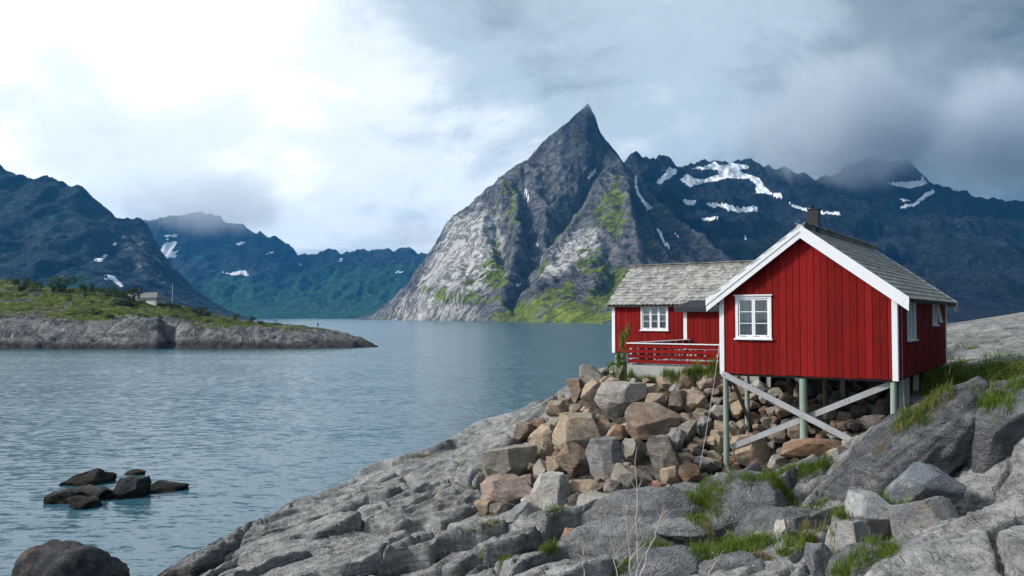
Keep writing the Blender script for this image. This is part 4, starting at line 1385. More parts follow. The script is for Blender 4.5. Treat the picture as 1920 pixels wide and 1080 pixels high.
# rocks standing in the water at the lower left
SEAG = 'dark rocks standing in the water'
for k, (px, py, w, h, lab) in enumerate([
    (243, 913, 58, 40, 'rounded dark boulder standing in the water'),
    (303, 905, 92, 28, 'low flat dark rock with a pointed tip behind the rounded boulder'),
    (252, 884, 40, 9, 'thin sliver of brown rock awash beyond the rounded boulder'),
    (160, 885, 84, 46, 'tallest dark rock of the cluster at the left'),
    (165, 915, 92, 36, 'ragged low dark rock in the middle of the left cluster'),
    (160, 935, 56, 34, 'rounded dark rock nearest in the left cluster'),
    (199, 929, 18, 12, 'tiny dark rock between the cluster and the rounded boulder'),
    (120, 925, 60, 34, 'broad dark rock at the outer end of the left cluster')]):
    d = CAM_H * FPX / (py + h * 0.40 - 593)
    s = d / FPX
    me = block_mesh('sea_rock', (w * s / 2, max(w * s / 2 * 0.9, 0.35), h * s / 2 * (1.35 if k == 0 else 0.95) + 0.10), 900 + k, 13, 0.07, 3)
    me.materials.append(M['sea_rock'])
    o = link('sea_rock', me)
    o.location = (at(px, py, d)[0], d + 0.2, h * s * 0.10 - 0.05)
    tag(o, lab, 'rock', SEAG)
d = 27.5
me = rock_mesh('sea_rock', (1.7, 1.9, 1.45), 921, 5, 7, (0.6, 0.9), 0.09)
me.materials.append(M['sea_rock'])
o = link('sea_rock', me)
o.location = (at(130, 1040, d)[0], d, 0.35)
tag(o, 'large black wet boulder in the lower left corner', 'rock', SEAG)
me = rock_mesh('sea_rock', (0.62, 0.8, 0.42), 922, 4, 7, (0.6, 0.9), 0.09)
me.materials.append(M['sea_rock'])
o = link('sea_rock', me)
o.location = (at(203, 1042, d)[0], d - 0.3, 0.25)
tag(o, 'small black rock joined to the large wet boulder', 'rock', SEAG)


# ------------------------------------------------------------------ cabins
def wall_point(o, e, n, a, b, z):
    return (o[0] + e[0] * a + n[0] * b, o[1] + e[1] * a + n[1] * b, z)


def wall_panel(parent, o, e, n, length, bottom, top, holes, pitch, seed, thick=0.1, name='wall', plank_t=0.026):
    """backing wall with window openings, and upright planks on it; top(a) is the height at a"""
    mb = MB()
    cuts = sorted({0.0, length, *[h[0] for h in holes], *[h[1] for h in holes], *([length / 2] if top(length / 2) > top(0) + 0.1 else [])})
    for a0, a1 in zip(cuts[:-1], cuts[1:]):
        zs = [(bottom, None)]
        hs = [h for h in holes if h[0] < (a0 + a1) / 2 < h[1]]
        segs = []
        z = bottom
        for h in sorted(hs, key=lambda q: q[2]):
            segs.append((z, z, h[2], h[2]))
            z = h[3]
        segs.append((z, z, top(a0), top(a1)))
        for zl0, zl1, zh0, zh1 in segs:
            w = lambda a, b, zz: wall_point(o, e, n, a, b, zz)
            mb.hexa([w(a0, 0, zl0), w(a1, 0, zl1), w(a1, -thick, zl1), w(a0, -thick, zl0), w(a0, 0, zh0), w(a1, 0, zh1), w(a1, -thick, zh1), w(a0, -thick, zh0)])
    back = mb.build(name, M['red'], parent)
    rr = random.Random(seed)
    k = 0
    n_pl = int(round(length / pitch))
    pit = length / n_pl
    for k in range(n_pl):
        a0, a1 = k * pit + 0.008, (k + 1) * pit - 0.008
        t = plank_t + (0.010 if k % 2 else 0) + rr.uniform(-0.003, 0.003)
        b0 = bottom - rr.uniform(0.10, 0.125)
        w = lambda a, b, zz: wall_point(o, e, n, a, b, zz)
        hs = [h for h in holes if h[0] < a1 and h[1] > a0]
        # a plank cut by a window edge stops at the opening
        spans = []
        if hs:
            h = hs[0]
            if a0 < h[0]:
                spans.append((a0, h[0], [(b0, None)]))
            if a1 > h[1]:
                spans.append((h[1], a1, [(b0, None)]))
            m0, m1 = max(a0, h[0]), min(a1, h[1])
            spans.append((m0, m1, [(b0, h[2]), (h[3], None)]))
        else:
            spans.append((a0, a1, [(b0, None)]))
        for s0, s1, zz in spans:
            if s1 - s0 < 0.01:
                continue
            mid = length / 2
            for z0, z1 in zz:
                mb = MB()
                cutx = [s0, mid, s1] if s0 < mid < s1 and top(mid) > top(0) + 0.1 else [s0, s1]
                for q0, q1 in zip(cutx[:-1], cutx[1:]):
                    h0, h1 = (z1, z1) if z1 is not None else (top(q0), top(q1))
                    mb.hexa([w(q0, t, z0), w(q1, t, z0), w(q1, 0.001, z0), w(q0, 0.001, z0), w(q0, t, h0), w(q1, t, h1), w(q1, 0.001, h1), w(q0, 0.001, h0)])
                mb.build('plank', M['red'], back)
    return back


def window(parent, o, e, n, a0, a1, z0, z1, cols, rows, sashes, curtains=True, open_top=False):
    """casing with head and sill; each sash with its bars, panes and curtains as pieces of its own"""
    w = lambda a, b, zz: wall_point(o, e, n, a, b, zz)

    def slab(mb, x0, x1, b0, b1, y0, y1):
        return mb.hexa([w(x0, b1, y0), w(x1, b1, y0), w(x1, b0, y0), w(x0, b0, y0), w(x0, b1, y1), w(x1, b1, y1), w(x1, b0, y1), w(x0, b0, y1)])
    mb = MB()
    c = 0.085
    slab(mb, a0, a0 + c, -0.09, 0.065, z0, z1)
    slab(mb, a1 - c, a1, -0.09, 0.065, z0, z1)
    slab(mb, a0 + c, a1 - c, -0.09, 0.063, z1 - c, z1)
    slab(mb, a0 + c, a1 - c, -0.09, 0.063, z0, z0 + c * 0.7)
    slab(mb, a0 - 0.045, a1 + 0.045, -0.02, 0.115, z1 + 0.002, z1 + 0.045)
    slab(mb, a0 - 0.045, a1 + 0.045, -0.02, 0.13, z0 - 0.05, z0 - 0.002)
    cas = mb.build('window', M['white'], parent)
    ia0, ia1, iz0, iz1 = a0 + c + 0.004, a1 - c - 0.004, z0 + c * 0.7 + 0.004, z1 - c - 0.004
    sw = (ia1 - ia0) / sashes
    cps = cols // sashes
    for s in range(sashes):
        x0, x1 = ia0 + s * sw + 0.003, ia0 + (s + 1) * sw - 0.003
        fb = 0.055
        mb = MB()
        slab(mb, x0, x0 + fb, -0.03, 0.03, iz0, iz1)
        slab(mb, x1 - fb, x1, -0.03, 0.03, iz0, iz1)
        slab(mb, x0 + fb, x1 - fb, -0.03, 0.028, iz1 - fb, iz1)
        slab(mb, x0 + fb, x1 - fb, -0.03, 0.028, iz0, iz0 + fb)
        sash = mb.build('sash', M['white'], cas)
        gx0, gx1, gz0, gz1 = x0 + fb, x1 - fb, iz0 + fb, iz1 - fb
        for r in range(1, rows):
            zz = gz0 + (gz1 - gz0) * r / rows
            mb = MB()
            slab(mb, gx0, gx1, -0.022, 0.02, zz - 0.013, zz + 0.013)
            mb.build('glazing_bar', M['white'], cas)
        for q in range(1, cps):
            xx = gx0 + (gx1 - gx0) * q / cps
            mb = MB()
            slab(mb, xx - 0.013, xx + 0.013, -0.02, 0.018, gz0, gz1)
            mb.build('glazing_bar', M['white'], cas)
        for q in range(cps):
            for r in range(rows):
                mb = MB()
                slab(mb, gx0 + (gx1 - gx0) * q / cps + 0.002, gx0 + (gx1 - gx0) * (q + 1) / cps - 0.002, -0.006, 0.0, gz0 + (gz1 - gz0) * r / rows + 0.002, gz0 + (gz1 - gz0) * (r + 1) / rows - 0.002)
                mb.build('pane', M['glass'], cas)
    if curtains:
        for (c0, c1) in ((ia0, ia0 + (ia1 - ia0) * 0.36), (ia1 - (ia1 - ia0) * 0.2, ia1), (ia0 + (ia1 - ia0) * 0.52, ia0 + (ia1 - ia0) * 0.60)):
            V, F = [], []
            m = 28
            for k in range(m + 1):
                aa = c0 + (c1 - c0) * k / m
                bb = -0.22 + 0.03 * math.sin(k * 1.7) + 0.01 * math.sin(k * 0.6)
                V += [w(aa, bb, iz0 - 0.1), w(aa, bb, iz1 + 0.08)]
                if k:
                    F.append((2 * k - 2, 2 * k, 2 * k + 1, 2 * k - 1))
            mb = MB()
            mb.add(V, F)
            mb.build('curtain', M['curtain'], cas, True)
    return cas


def slate_outline(w, ln, seed):
    rr = random.Random(seed)
    k = rr.uniform(0.8, 1.15)
    return [(-w / 2, ln), (-w / 2, 0.10 * k), (-w * 0.30, 0.03), (-w * 0.04, 0.0), (w * 0.22, 0.02), (w / 2, 0.085 * k), (w / 2, ln)]


def slate_mesh(w, ln, seed):
    po = slate_outline(w, ln, seed)
    t = 0.022
    V = [(x, y, 0.0) for x, y in po] + [(x, y, t) for x, y in po]
    n = len(po)
    F = [tuple(reversed(range(n))), tuple(range(n, 2 * n))] + [(i, (i + 1) % n, n + (i + 1) % n, n + i) for i in range(n)]
    return V, F


SLATES = []
for s in range(5):
    V, F = slate_mesh(0.256, 0.44, s)
    me = bpy.data.meshes.new('slate')
    me.from_pydata(V, [], F)
    me.materials.append(M['slate'])
    SLATES.append(me)


def slate_roof(parent, eave_l, eave_r, up, normal, slope_len, single, seed, near_end=1):
    """courses of slates; the `single` ones nearest the viewer are objects, the others one mass"""
    rr = random.Random(seed)
    eave_l, eave_r, up, normal = Vector(eave_l), Vector(eave_r), Vector(up).normalized(), Vector(normal).normalized()
    e = (eave_r - eave_l)
    length = e.length
    e.normalize()
    pw, row = 0.245, 0.285
    nr, nc = int(slope_len / row) + 1, int(length / pw)
    pw = length / nc
    spots = []
    for r in range(nr):
        for c in range(nc):
            x = (c + (0.5 if r % 2 == 0 else 0.98)) * pw
            if x > length - 0.02:
                x = length - 0.03
            y = r * row - 0.06
            if y + 0.2 > slope_len:
                y = slope_len - 0.2
            spots.append((x, y, r, c))
    spots.sort(key=lambda q: (q[0] if near_end == 0 else length - q[0]) + q[1] * 1.2)
    mb = MB()
    for k, (x, y, r, c) in enumerate(spots):
        tilt = 0.068 + rr.uniform(-0.008, 0.012)
        yaw = rr.uniform(-0.03, 0.03)
        ex = (e * math.cos(yaw) + up * math.sin(yaw))
        uy = (up * math.cos(tilt) - normal * math.sin(tilt)).normalized()
        uy = (uy - ex * uy.dot(ex)).normalized()
        nz = ex.cross(uy)
        p = eave_l + e * (x + rr.uniform(-0.006, 0.006)) + up * (y + rr.uniform(-0.012, 0.012)) + normal * (0.046 + rr.uniform(0, 0.006))
        mtx = Matrix(((ex.x, uy.x, nz.x, p.x), (ex.y, uy.y, nz.y, p.y), (ex.z, uy.z, nz.z, p.z), (0, 0, 0, 1)))
        if k < single:
            o = bpy.data.objects.new('slate', SLATES[rr.randrange(5)])
            COL.objects.link(o)
            o.parent = parent
            o.matrix_local = mtx
        else:
            V, F = slate_mesh(0.256, 0.44, rr.randrange(5))
            mb.add([mtx @ Vector(v) for v in V], F)
    if mb.v:
        o = mb.build('slates', M['slate'], parent)
        o['kind'] = 'stuff'


def gable_top(width, eave, ridge):
    return lambda a: eave + (ridge - eave) * (1 - abs(a - width / 2) / (width / 2))


ROT = math.atan2(U[1], U[0])
# ---- main cabin: local x along the gable front, y back, z up from the floor
cabin = empty('red_cabin', hl(0, 0), ROT)
tag(cabin, 'red plank cabin on stilts with white gable boards and slate roof', 'cabin', 'red wooden cabins')
WD, LN = 5.66, 10.8
PEAK, EAVE_TOP = 4.72, 2.62            # roof underside heights at ridge and at wall
slope = (PEAK - EAVE_TOP) / (WD / 2)
gt = gable_top(WD, EAVE_TOP, PEAK)
flat = lambda a: EAVE_TOP
front_holes = [(0.60, 1.69, 1.20, 2.50)]
side_holes = [(1.88, 3.32, 1.17, 2.40), (7.4, 8.4, 1.62, 2.36)]
wall_panel(cabin, (0, 0), (1, 0), (0, -1), WD, 0.0, gt, front_holes, 0.226, 11, name='front_wall')
wall_panel(cabin, (WD, 0.0), (0, 1), (1, 0), LN, 0.0, flat, side_holes, 0.226, 12, name='side_wall')
wall_panel(cabin, (WD, LN), (-1, 0), (0, 1), WD, 0.0, gt, [], 0.226, 13, name='rear_wall')
wall_panel(cabin, (0, LN), (0, -1), (-1, 0), LN, 0.0, flat, [], 0.226, 14, name='side_wall')
window(cabin, (0, 0), (1, 0), (0, -1), 0.52, 1.77, 1.12, 2.58, 2, 3, 2)
window(cabin, (WD, 0), (0, 1), (1, 0), 1.8, 3.4, 1.09, 2.47, 4, 3, 2)
window(cabin, (WD, 0), (0, 1), (1, 0), 7.32, 8.48, 1.55, 2.43, 2, 1, 2, False)
mb = MB()
w = lambda a, b, zz: wall_point((WD, 0), (0, 1), (1, 0), a, b, zz)
for (p, q) in (((7.95, 0.10, 2.32), (7.95, 0.22, 1.66)), ((8.40, 0.10, 2.32), (8.40, 0.22, 1.66))):
    mb.beam(w(*p), w(*q), (0, 1, 0), 0.06, 0.05)
mb.beam(w(7.95, 0.10, 2.32), w(8.40, 0.10, 2.32), (0, 0, 1), 0.06, 0.045)
mb.beam(w(7.95, 0.22, 1.66), w(8.40, 0.22, 1.66), (0, 0, 1), 0.06, 0.045)
mb.build('tilted_sash', M['white'], cabin)
# floor and inner partition keep the rooms dark
mb = MB().box(0.0, WD, 0.0, LN, -0.02, 0.0 - 0.004)
mb.build('floor', M['timber_dark'], cabin)
mb = MB().box(0.12, WD - 0.12, 2.6, 2.65, 0.02, 2.55)
mb.build('partition', M['inner'], cabin)
for k in range(14):
    y = 0.35 + k * 0.77
    MB().box(0.05, WD - 0.05, y, y + 0.06, -0.20, -0.022).build('joist', M['timber_dark'], cabin)
# corner boards
cw = 0.165
for (x0, x1, y0, y1) in ((-0.06, cw - 0.06, -0.066, -0.043), (WD - cw + 0.06, WD + 0.06, -0.066, -0.043)):
    MB().box(x0, x1, y0, y1, -0.15, EAVE_TOP + 0.02).build('corner_board', M['white'], cabin)
MB().box(WD + 0.043, WD + 0.064, -0.042, 0.12, -0.15, EAVE_TOP + 0.02).build('corner_board', M['white'], cabin)
MB().box(WD + 0.043, WD + 0.064, LN - 0.10, LN + 0.06, -0.15, EAVE_TOP + 0.02).build('corner_board', M['white'], cabin)
MB().box(-0.064, -0.043, -0.042, 0.12, -0.15, EAVE_TOP + 0.02).build('corner_board', M['white'], cabin)
# roof
OVS, OVF = 0.42, 0.30
TH = 0.10


def roof_z(x):
    return PEAK - slope * abs(x - WD / 2)


for sgn in (-1, 1):
    xe = WD / 2 + sgn * (WD / 2 + OVS)
    mb = MB()
    a, b = (xe, WD / 2)
    mb.hexa([(a, -OVF + 0.05, roof_z(a)), (b, -OVF + 0.05, PEAK), (b, LN + OVF - 0.05, PEAK), (a, LN + OVF - 0.05, roof_z(a)),
             (a, -OVF + 0.05, roof_z(a) + TH), (b, -OVF + 0.05, PEAK + TH), (b, LN + OVF - 0.05, PEAK + TH), (a, LN + OVF - 0.05, roof_z(a) + TH)])
    rf = mb.build('roof', M['timber_dark'], cabin)
    n = Vector((sgn * slope, 0, 1)).normalized()
    up = Vector((-sgn, 0, slope)).normalized()
    sl = (Vector((WD / 2, 0, PEAK)) - Vector((xe, 0, roof_z(xe)))).length
    el, er = Vector((xe, LN + OVF - 0.03, roof_z(xe) + TH)), Vector((xe, -OVF + 0.03, roof_z(xe) + TH))
    if sgn == 1:
        el, er = er, el
    slate_roof(rf, el, er, up, n, sl, 300 if sgn == 1 else 0, 30 + sgn, near_end=0)
MB().beam((WD / 2, -OVF, PEAK + TH + 0.045), (WD / 2, LN + OVF, PEAK + TH + 0.045), (1, 0, 0), 0.24, 0.05).build('ridge_cap', M['slate'], cabin)
for (yy, ft) in ((-OVF - 0.012, 1), (LN + OVF + 0.012, -1)):
    for sgn in (-1, 1):
        xe = WD / 2 + sgn * (WD / 2 + OVS + 0.02)
        mb = MB()
        t0 = 0.17
        bd = 0.42
        mb.hexa([(xe, yy - 0.02, roof_z(xe) + t0 - bd), (WD / 2, yy - 0.02, PEAK + t0 - bd), (WD / 2, yy + 0.02, PEAK + t0 - bd), (xe, yy + 0.02, roof_z(xe) + t0 - bd),
                 (xe, yy - 0.02, roof_z(xe) + t0), (WD / 2, yy - 0.02, PEAK + t0), (WD / 2, yy + 0.02, PEAK + t0), (xe, yy + 0.02, roof_z(xe) + t0)])
        mb.build('barge_board', M['white'], cabin)
        mb = MB()
        y2 = yy - ft * 0.034
        xo = xe + sgn * 0.012
        mb.hexa([(xo, y2 - 0.012, roof_z(xo) + t0 - 0.20), (WD / 2, y2 - 0.012, PEAK + t0 - 0.20), (WD / 2, y2 + 0.012, PEAK + t0 - 0.20), (xo, y2 + 0.012, roof_z(xo) + t0 - 0.20),
                 (xo, y2 - 0.012, roof_z(xo) + t0 + 0.02), (WD / 2, y2 - 0.012, PEAK + t0 + 0.02), (WD / 2, y2 + 0.012, PEAK + t0 + 0.02), (xo, y2 + 0.012, roof_z(xo) + t0 + 0.02)])
        mb.build('barge_cover', M['white'], cabin)
# chimney
mb = MB().box(WD / 2 - 0.18, WD / 2 + 0.18, 1.26, 1.62, PEAK - 0.15, 5.58)
ch = mb.build('chimney', M['black_metal'], cabin)
MB().box(WD / 2 - 0.205, WD / 2 + 0.205, 1.235, 1.645, 5.582, 5.62).build('chimney_cap', M['black_metal'], ch)
MB().tube([(WD / 2 - 0.08, 1.44, 5.61), (WD / 2 - 0.08, 1.44, 5.72)], 0.06, 12).build('flue', M['black_metal'], ch, True)
MB().tube([(WD / 2 - 0.08, 1.44, 5.72), (WD / 2 - 0.08, 1.44, 5.745)], 0.08, 12).build('flue_cap', M['black_metal'], ch, True)


def ground_local(x, y):
    q = HOUSE_O + U * x + W * y
    return float(base_z(np.array([q[0]]), np.array([q[1]]))[0]) - FLOOR_Z


# stilts
for (x, y, r, mt) in ((0.09, 0.12, 0.098, 'green_post'), (2.76, 0.12, 0.125, 'green_post'), (WD - 0.11, 0.12, 0.10, 'green_post'),
                      (0.14, 2.2, 0.09, 'green_post'), (WD - 0.12, 1.5, 0.095, 'green_post'), (2.9, 2.4, 0.09, 'brown_board')):
    zb_ = ground_local(x, y) - 0.35
    pts = [(x + random.uniform(-0.006, 0.006), y, zb_ + (-0.2 - zb_ + 0.0) * k / 5) for k in range(6)]
    MB().tube(pts, [r * 1.05, r * 1.03, r * 1.01, r, r * 0.99, r * 0.97], 14).build('stilt', M[mt], cabin, True)
for (x, y) in ((0.2, 4.6), (WD - 0.25, 3.2), (WD - 0.25, 5.2), (2.8, 5.4), (0.2, 7.2), (WD - 0.25, 7.6)):
    MB().box(x - 0.09, x + 0.09, y - 0.09, y + 0.09, ground_local(x, y) - 0.4, -0.205).build('pier', M['concrete'], cabin)
MB().box(0.05, WD - 0.05, 0.06, 0.24, -0.19, -0.024).build('sill_beam', M['timber_dark'], cabin)
mb = MB().beam((0.02, -0.052, -0.12), (4.95, -0.052, -2.40), (0, 0, 1), 0.20, 0.045)
mb.build('cross_brace', M['grey_board'], cabin)
MB().beam((0.24, 0.28, -2.70), (WD - 0.12, 0.28, -0.22), (0, 0, 1), 0.19, 0.045).build('cross_brace', M['grey_board'], cabin)
for f in (0.015, 0.55, 0.985):
    x = 0.02 + 4.93 * f
    z = -0.12 - 2.28 * f
    MB().tube([(x, -0.095, z), (x, -0.072, z)], 0.028, 8).build('bolt', M['steel'], cabin)
MB().beam((0.2, 0.3, -0.22), (0.25, 2.1, -2.0), (1, 0, 0), 0.12, 0.05).build('side_brace', M['brown_board'], cabin)
MB().beam((WD - 0.2, 0.3, -0.9), (WD - 0.1, 1.4, -1.4), (0, 0, 1), 0.09, 0.05).build('side_brace', M['grey_board'], cabin)
MB().beam((WD - 0.15, 1.5, -0.5), (WD - 0.25, 3.1, -1.3), (0, 0, 1), 0.09, 0.05).build('side_brace', M['grey_board'], cabin)

# ---- rear cabin
PW = np.array([5.61, 46.7])
wing = empty('red_cabin', (PW[0], PW[1], FLOOR_Z), ROT)
tag(wing, 'red plank cabin behind the deck with pale slate roof and black-roofed porch', 'cabin', 'red wooden cabins')
WL, WDp = 11.2, 5.4
WE, WR = 2.62, 4.58
gtw = gable_top(WDp, WE, WR)
fl2 = lambda a: WE
wall_panel(wing, (0, 0), (1, 0), (0, -1), WL, 0.0, fl2, [(1.77, 3.21, 1.22, 2.40)], 0.226, 21, name='front_wall')
wall_panel(wing, (0, WDp), (0, -1), (-1, 0), WDp, 0.0, gtw, [], 0.226, 22, name='end_wall')
wall_panel(wing, (WL, 0), (0, 1), (1, 0), WDp, 0.0, gtw, [], 0.226, 23, name='end_wall')
wall_panel(wing, (WL, WDp), (-1, 0), (0, 1), WL, 0.0, fl2, [], 0.226, 24, name='rear_wall')
window(wing, (0, 0), (1, 0), (0, -1), 1.69, 3.29, 1.14, 2.48, 3, 3, 3)
MB().box(0, WL, 0, WDp, -0.16, -0.004).build('floor', M['timber_dark'], wing)
MB().box(0.12, WL - 0.12, 1.6, 1.65, 0.02, 2.6).build('partition', M['inner'], wing)
for (x0, x1) in ((-0.06, 0.13),):
    MB().box(x0, x1, -0.068, -0.043, -0.13, WE + 0.02).build('corner_board', M['white'], wing)
MB().box(-0.066, -0.043, -0.042, 0.12, -0.13, WE + 0.02).build('corner_board', M['white'], wing)
ws = (WR - WE) / (WDp / 2)
for sgn in (-1, 1):
    ye = WDp / 2 + sgn * (WDp / 2 + 0.32)
    rz = lambda y: WR - ws * abs(y - WDp / 2)
    mb = MB()
    mb.hexa([(-0.22, ye, rz(ye)), (WL + 0.2, ye, rz(ye)), (WL + 0.2, WDp / 2, WR), (-0.22, WDp / 2, WR), (-0.22, ye, rz(ye) + TH), (WL + 0.2, ye, rz(ye) + TH), (WL + 0.2, WDp / 2, WR + TH), (-0.22, WDp / 2, WR + TH)])
    rf = mb.build('roof', M['timber_dark'], wing)
    n = Vector((0, sgn * ws, 1)).normalized()
    up = Vector((0, -sgn, ws)).normalized()
    sl = math.hypot(WDp / 2 + 0.32, WR - rz(ye))
    el, er = Vector((-0.25, ye, rz(ye) + TH)), Vector((WL + 0.22, ye, rz(ye) + TH))
    if sgn == 1:
        el, er = er, el
    slate_roof(rf, el, er, up, n, sl, 300 if sgn == -1 else 0, 40 + sgn, near_end=1)
    for xx in (-0.24, WL + 0.22):
        MB().hexa([(xx - 0.015, ye, rz(ye) - 0.08), (xx + 0.015, ye, rz(ye) - 0.08), (xx + 0.015, WDp / 2, WR - 0.08), (xx - 0.015, WDp / 2, WR - 0.08),
                   (xx - 0.015, ye, rz(ye) + TH + 0.03), (xx + 0.015, ye, rz(ye) + TH + 0.03), (xx + 0.015, WDp / 2, WR + TH + 0.03), (xx - 0.015, WDp / 2, WR + TH + 0.03)]).build('barge_board', M['grey_board'], wing)
MB().beam((-0.24, WDp / 2, WR + TH + 0.05), (WL + 0.2, WDp / 2, WR + TH + 0.05), (0, 1, 0), 0.26, 0.05).build('ridge_cap', M['slate'], wing)
for (x, y) in ((0.15, 0.15), (0.15, 2.6), (0.15, 5.2)):
    q = PW + U * x + W * y
    zb_ = float(base_z(np.array([q[0]]), np.array([q[1]]))[0]) - FLOOR_Z - 0.4
    MB().tube([(x, y, zb_), (x, y, -0.165)], 0.09, 12).build('stilt', M['grey_board'], wing, True)
MB().box(1.0, WL, 0.1, WDp - 0.1, -1.3, -0.17).build('foundation', M['concrete'], wing)
# porch
PX0, PX1, PY = 5.06, 10.9, -2.0
porch = MB().box(PX0, PX1, PY, -0.05, -0.1, 2.2).build('porch', M['red'], wing)
rr = random.Random(5)
npl = 26
for k in range(npl):
    a0 = PX0 + (PX1 - PX0) * k / npl
    MB().box(a0 + 0.008, a0 + (PX1 - PX0) / npl - 0.008, PY - 0.028 - (0.01 if k % 2 else 0), PY - 0.001, -0.12, 2.17).build('plank', M['red'], porch)
for k in range(8):
    a0 = PY + 1.95 * k / 8
    MB().box(PX0 - 0.028 - (0.01 if k % 2 else 0), PX0 - 0.001, a0 + 0.008, a0 + 0.24 - 0.008, -0.12, 2.17).build('plank', M['red'], porch)
MB().box(PX0 - 0.06, PX0 + 0.12, PY - 0.066, PY - 0.041, -0.1, 2.2).build('corner_board', M['white'], porch)
mb = MB().hexa([(PX0 - 0.4, PY - 0.36, 2.21), (PX1 + 0.1, PY - 0.36, 2.21), (PX1 + 0.1, -0.05, 2.62), (PX0 - 0.4, -0.05, 2.62), (PX0 - 0.4, PY - 0.36, 2.30), (PX1 + 0.1, PY - 0.36, 2.30), (PX1 + 0.1, -0.05, 2.72), (PX0 - 0.4, -0.05, 2.72)])
pr = mb.build('porch_roof', M['roof_metal'], porch)
for k in range(30):
    a0 = PX0 - 0.38 + (PX1 - PX0 + 0.45) * k / 29
    MB().beam((a0, PY - 0.36, 2.312), (a0, -0.06, 2.726), (1, 0, 0), 0.05, 0.03).build('roof_rib', M['roof_metal'], porch)
MB().box(PX0 - 0.42, PX1 + 0.1, PY - 0.39, PY - 0.362, 2.10, 2.30).build('fascia', M['black_metal'], porch)
MB().hexa([(PX0 - 0.43, PY - 0.36, 2.14), (PX0 - 0.402, PY - 0.36, 2.14), (PX0 - 0.402, -0.05, 2.55), (PX0 - 0.43, -0.05, 2.55), (PX0 - 0.43, PY - 0.36, 2.325), (PX0 - 0.402, PY - 0.36, 2.325), (PX0 - 0.402, -0.05, 2.735), (PX0 - 0.43, -0.05, 2.735)]).build('barge_board', M['grey_board'], porch)

# ---- deck with railing in front of the rear cabin
deck = empty('deck', hl(0, 0), ROT)
tag(deck, 'railed deck with red slats and white rail on a concrete base between the cabins', 'deck')
DX, DY0, DY1, DZ = -5.8, 4.3, 10.95, -0.17
for k in range(40):
    x0 = DX + 0.05 + 5.6 * k / 40
    MB().box(x0 + 0.006, x0 + 0.134, DY0 + 0.14, DY1, DZ - 0.035, DZ).build('deck_board', M['grey_board'], deck)
MB().hexa([(DX - 0.05, DY0 - 0.02, -1.1), (-0.1, DY0 - 0.02, -1.1), (-0.1, DY0 + 0.2, -1.1), (DX - 0.05, DY0 + 0.2, -1.1), (DX - 0.05, DY0 - 0.02, DZ - 0.04), (-0.1, DY0 - 0.02, DZ - 0.04), (-0.1, DY0 + 0.2, DZ - 0.04), (DX - 0.05, DY0 + 0.2, DZ - 0.04)]).build('concrete_edge', M['concrete'], deck)
MB().box(DX - 0.05, DX + 0.15, DY0 + 0.202, DY1, -1.4, DZ - 0.04).build('concrete_edge', M['concrete'], deck)
RT = 0.73
for k in range(4):
    z0 = DZ + 0.05 + k * 0.215
    MB().box(DX - 0.02, -0.09, DY0 - 0.004, DY0 + 0.022, z0, z0 + 0.148 + (0.02 if k == 3 else 0)).build('rail_slat', M['red'], deck)
    MB().box(DX - 0.004, DX + 0.022, DY0 + 0.03, DY1, z0, z0 + 0.148 + (0.02 if k == 3 else 0)).build('rail_slat', M['red'], deck)
for k in range(6):
    x = DX + 0.06 + k * 1.12
    MB().box(x, x + 0.09, DY0 + 0.026, DY0 + 0.096, DZ, RT - 0.03).build('rail_post', M['white'] if k in (0,) else M['grey_board'], deck)
for k in range(1, 9):
    y = DY0 + k * 0.82
    MB().box(DX + 0.026, DX + 0.096, y, y + 0.09, DZ, RT - 0.03).build('rail_post', M['grey_board'], deck)
MB().box(DX - 0.06, -0.09, DY0 - 0.05, DY0 + 0.12, RT - 0.028, RT + 0.012).build('rail_cap', M['white'], deck)
MB().box(DX - 0.06, DX + 0.12, DY0 + 0.122, DY1, RT - 0.028, RT + 0.012).build('rail_cap', M['white'], deck)
table = empty('garden_table', hl(-3.2, 7.2, DZ), ROT + 0.1)
tag(table, 'pale garden table on the deck behind the red slats', 'table')
for k in range(6):
    MB().box(-0.9, 0.9, -0.42 + k * 0.14, -0.42 + k * 0.14 + 0.125, 0.58, 0.62).build('table_slat', M['table'], table)
for sx in (-1, 1):
    for sy in (-1, 1):
        MB().box(sx * 0.78 - 0.04, sx * 0.78 + 0.04, sy * 0.33 - 0.04, sy * 0.33 + 0.04, 0.0, 0.578).build('leg', M['table'], table)
for k, (bx, by, bw) in enumerate(((-3.2, 6.3, 1.6), (-1.2, 6.6, 1.2))):
    bench = empty('bench', hl(bx, by, DZ), ROT + 0.1)
    tag(bench, 'pale plank bench in front of the garden table on the deck' if k == 0 else 'short pale bench on the deck nearest the front cabin', 'bench')
    MB().box(-bw / 2, bw / 2, -0.16, 0.16, 0.40, 0.44).build('seat', M['table'], bench)
    for sx in (-1, 1):
        MB().box(sx * (bw / 2 - 0.15) - 0.04, sx * (bw / 2 - 0.15) + 0.04, -0.14, 0.14, 0.0, 0.398).build('leg', M['table'], bench)

# ---- loose cables
def cable(label, pts, r=0.008):
    mb = MB()
    mb.tube(pts, r, 5)
    tag(mb.build('cable', M['steel'], None, True), label, 'cable')


a, b = hl(0.0, 0.6, 2.3), hit(1308, 897)
a = a + np.array([-0.12, -0.05, 0])
cable('thin pale cable hanging from the front cabin eave to the boulders', [tuple(a + (b - a) * t + np.array([0, 0, -0.35 * math.sin(math.pi * t)])) for t in np.linspace(0, 1, 12)])
c0 = hl(WD + 0.09, 0.5, 2.3)
cable('thin cable running down the shaded side wall of the front cabin', [tuple(c0), tuple(c0 + np.array([0, 0, -2.4])), tuple(c0 + np.array([0.05, -0.05, -4.0]))])


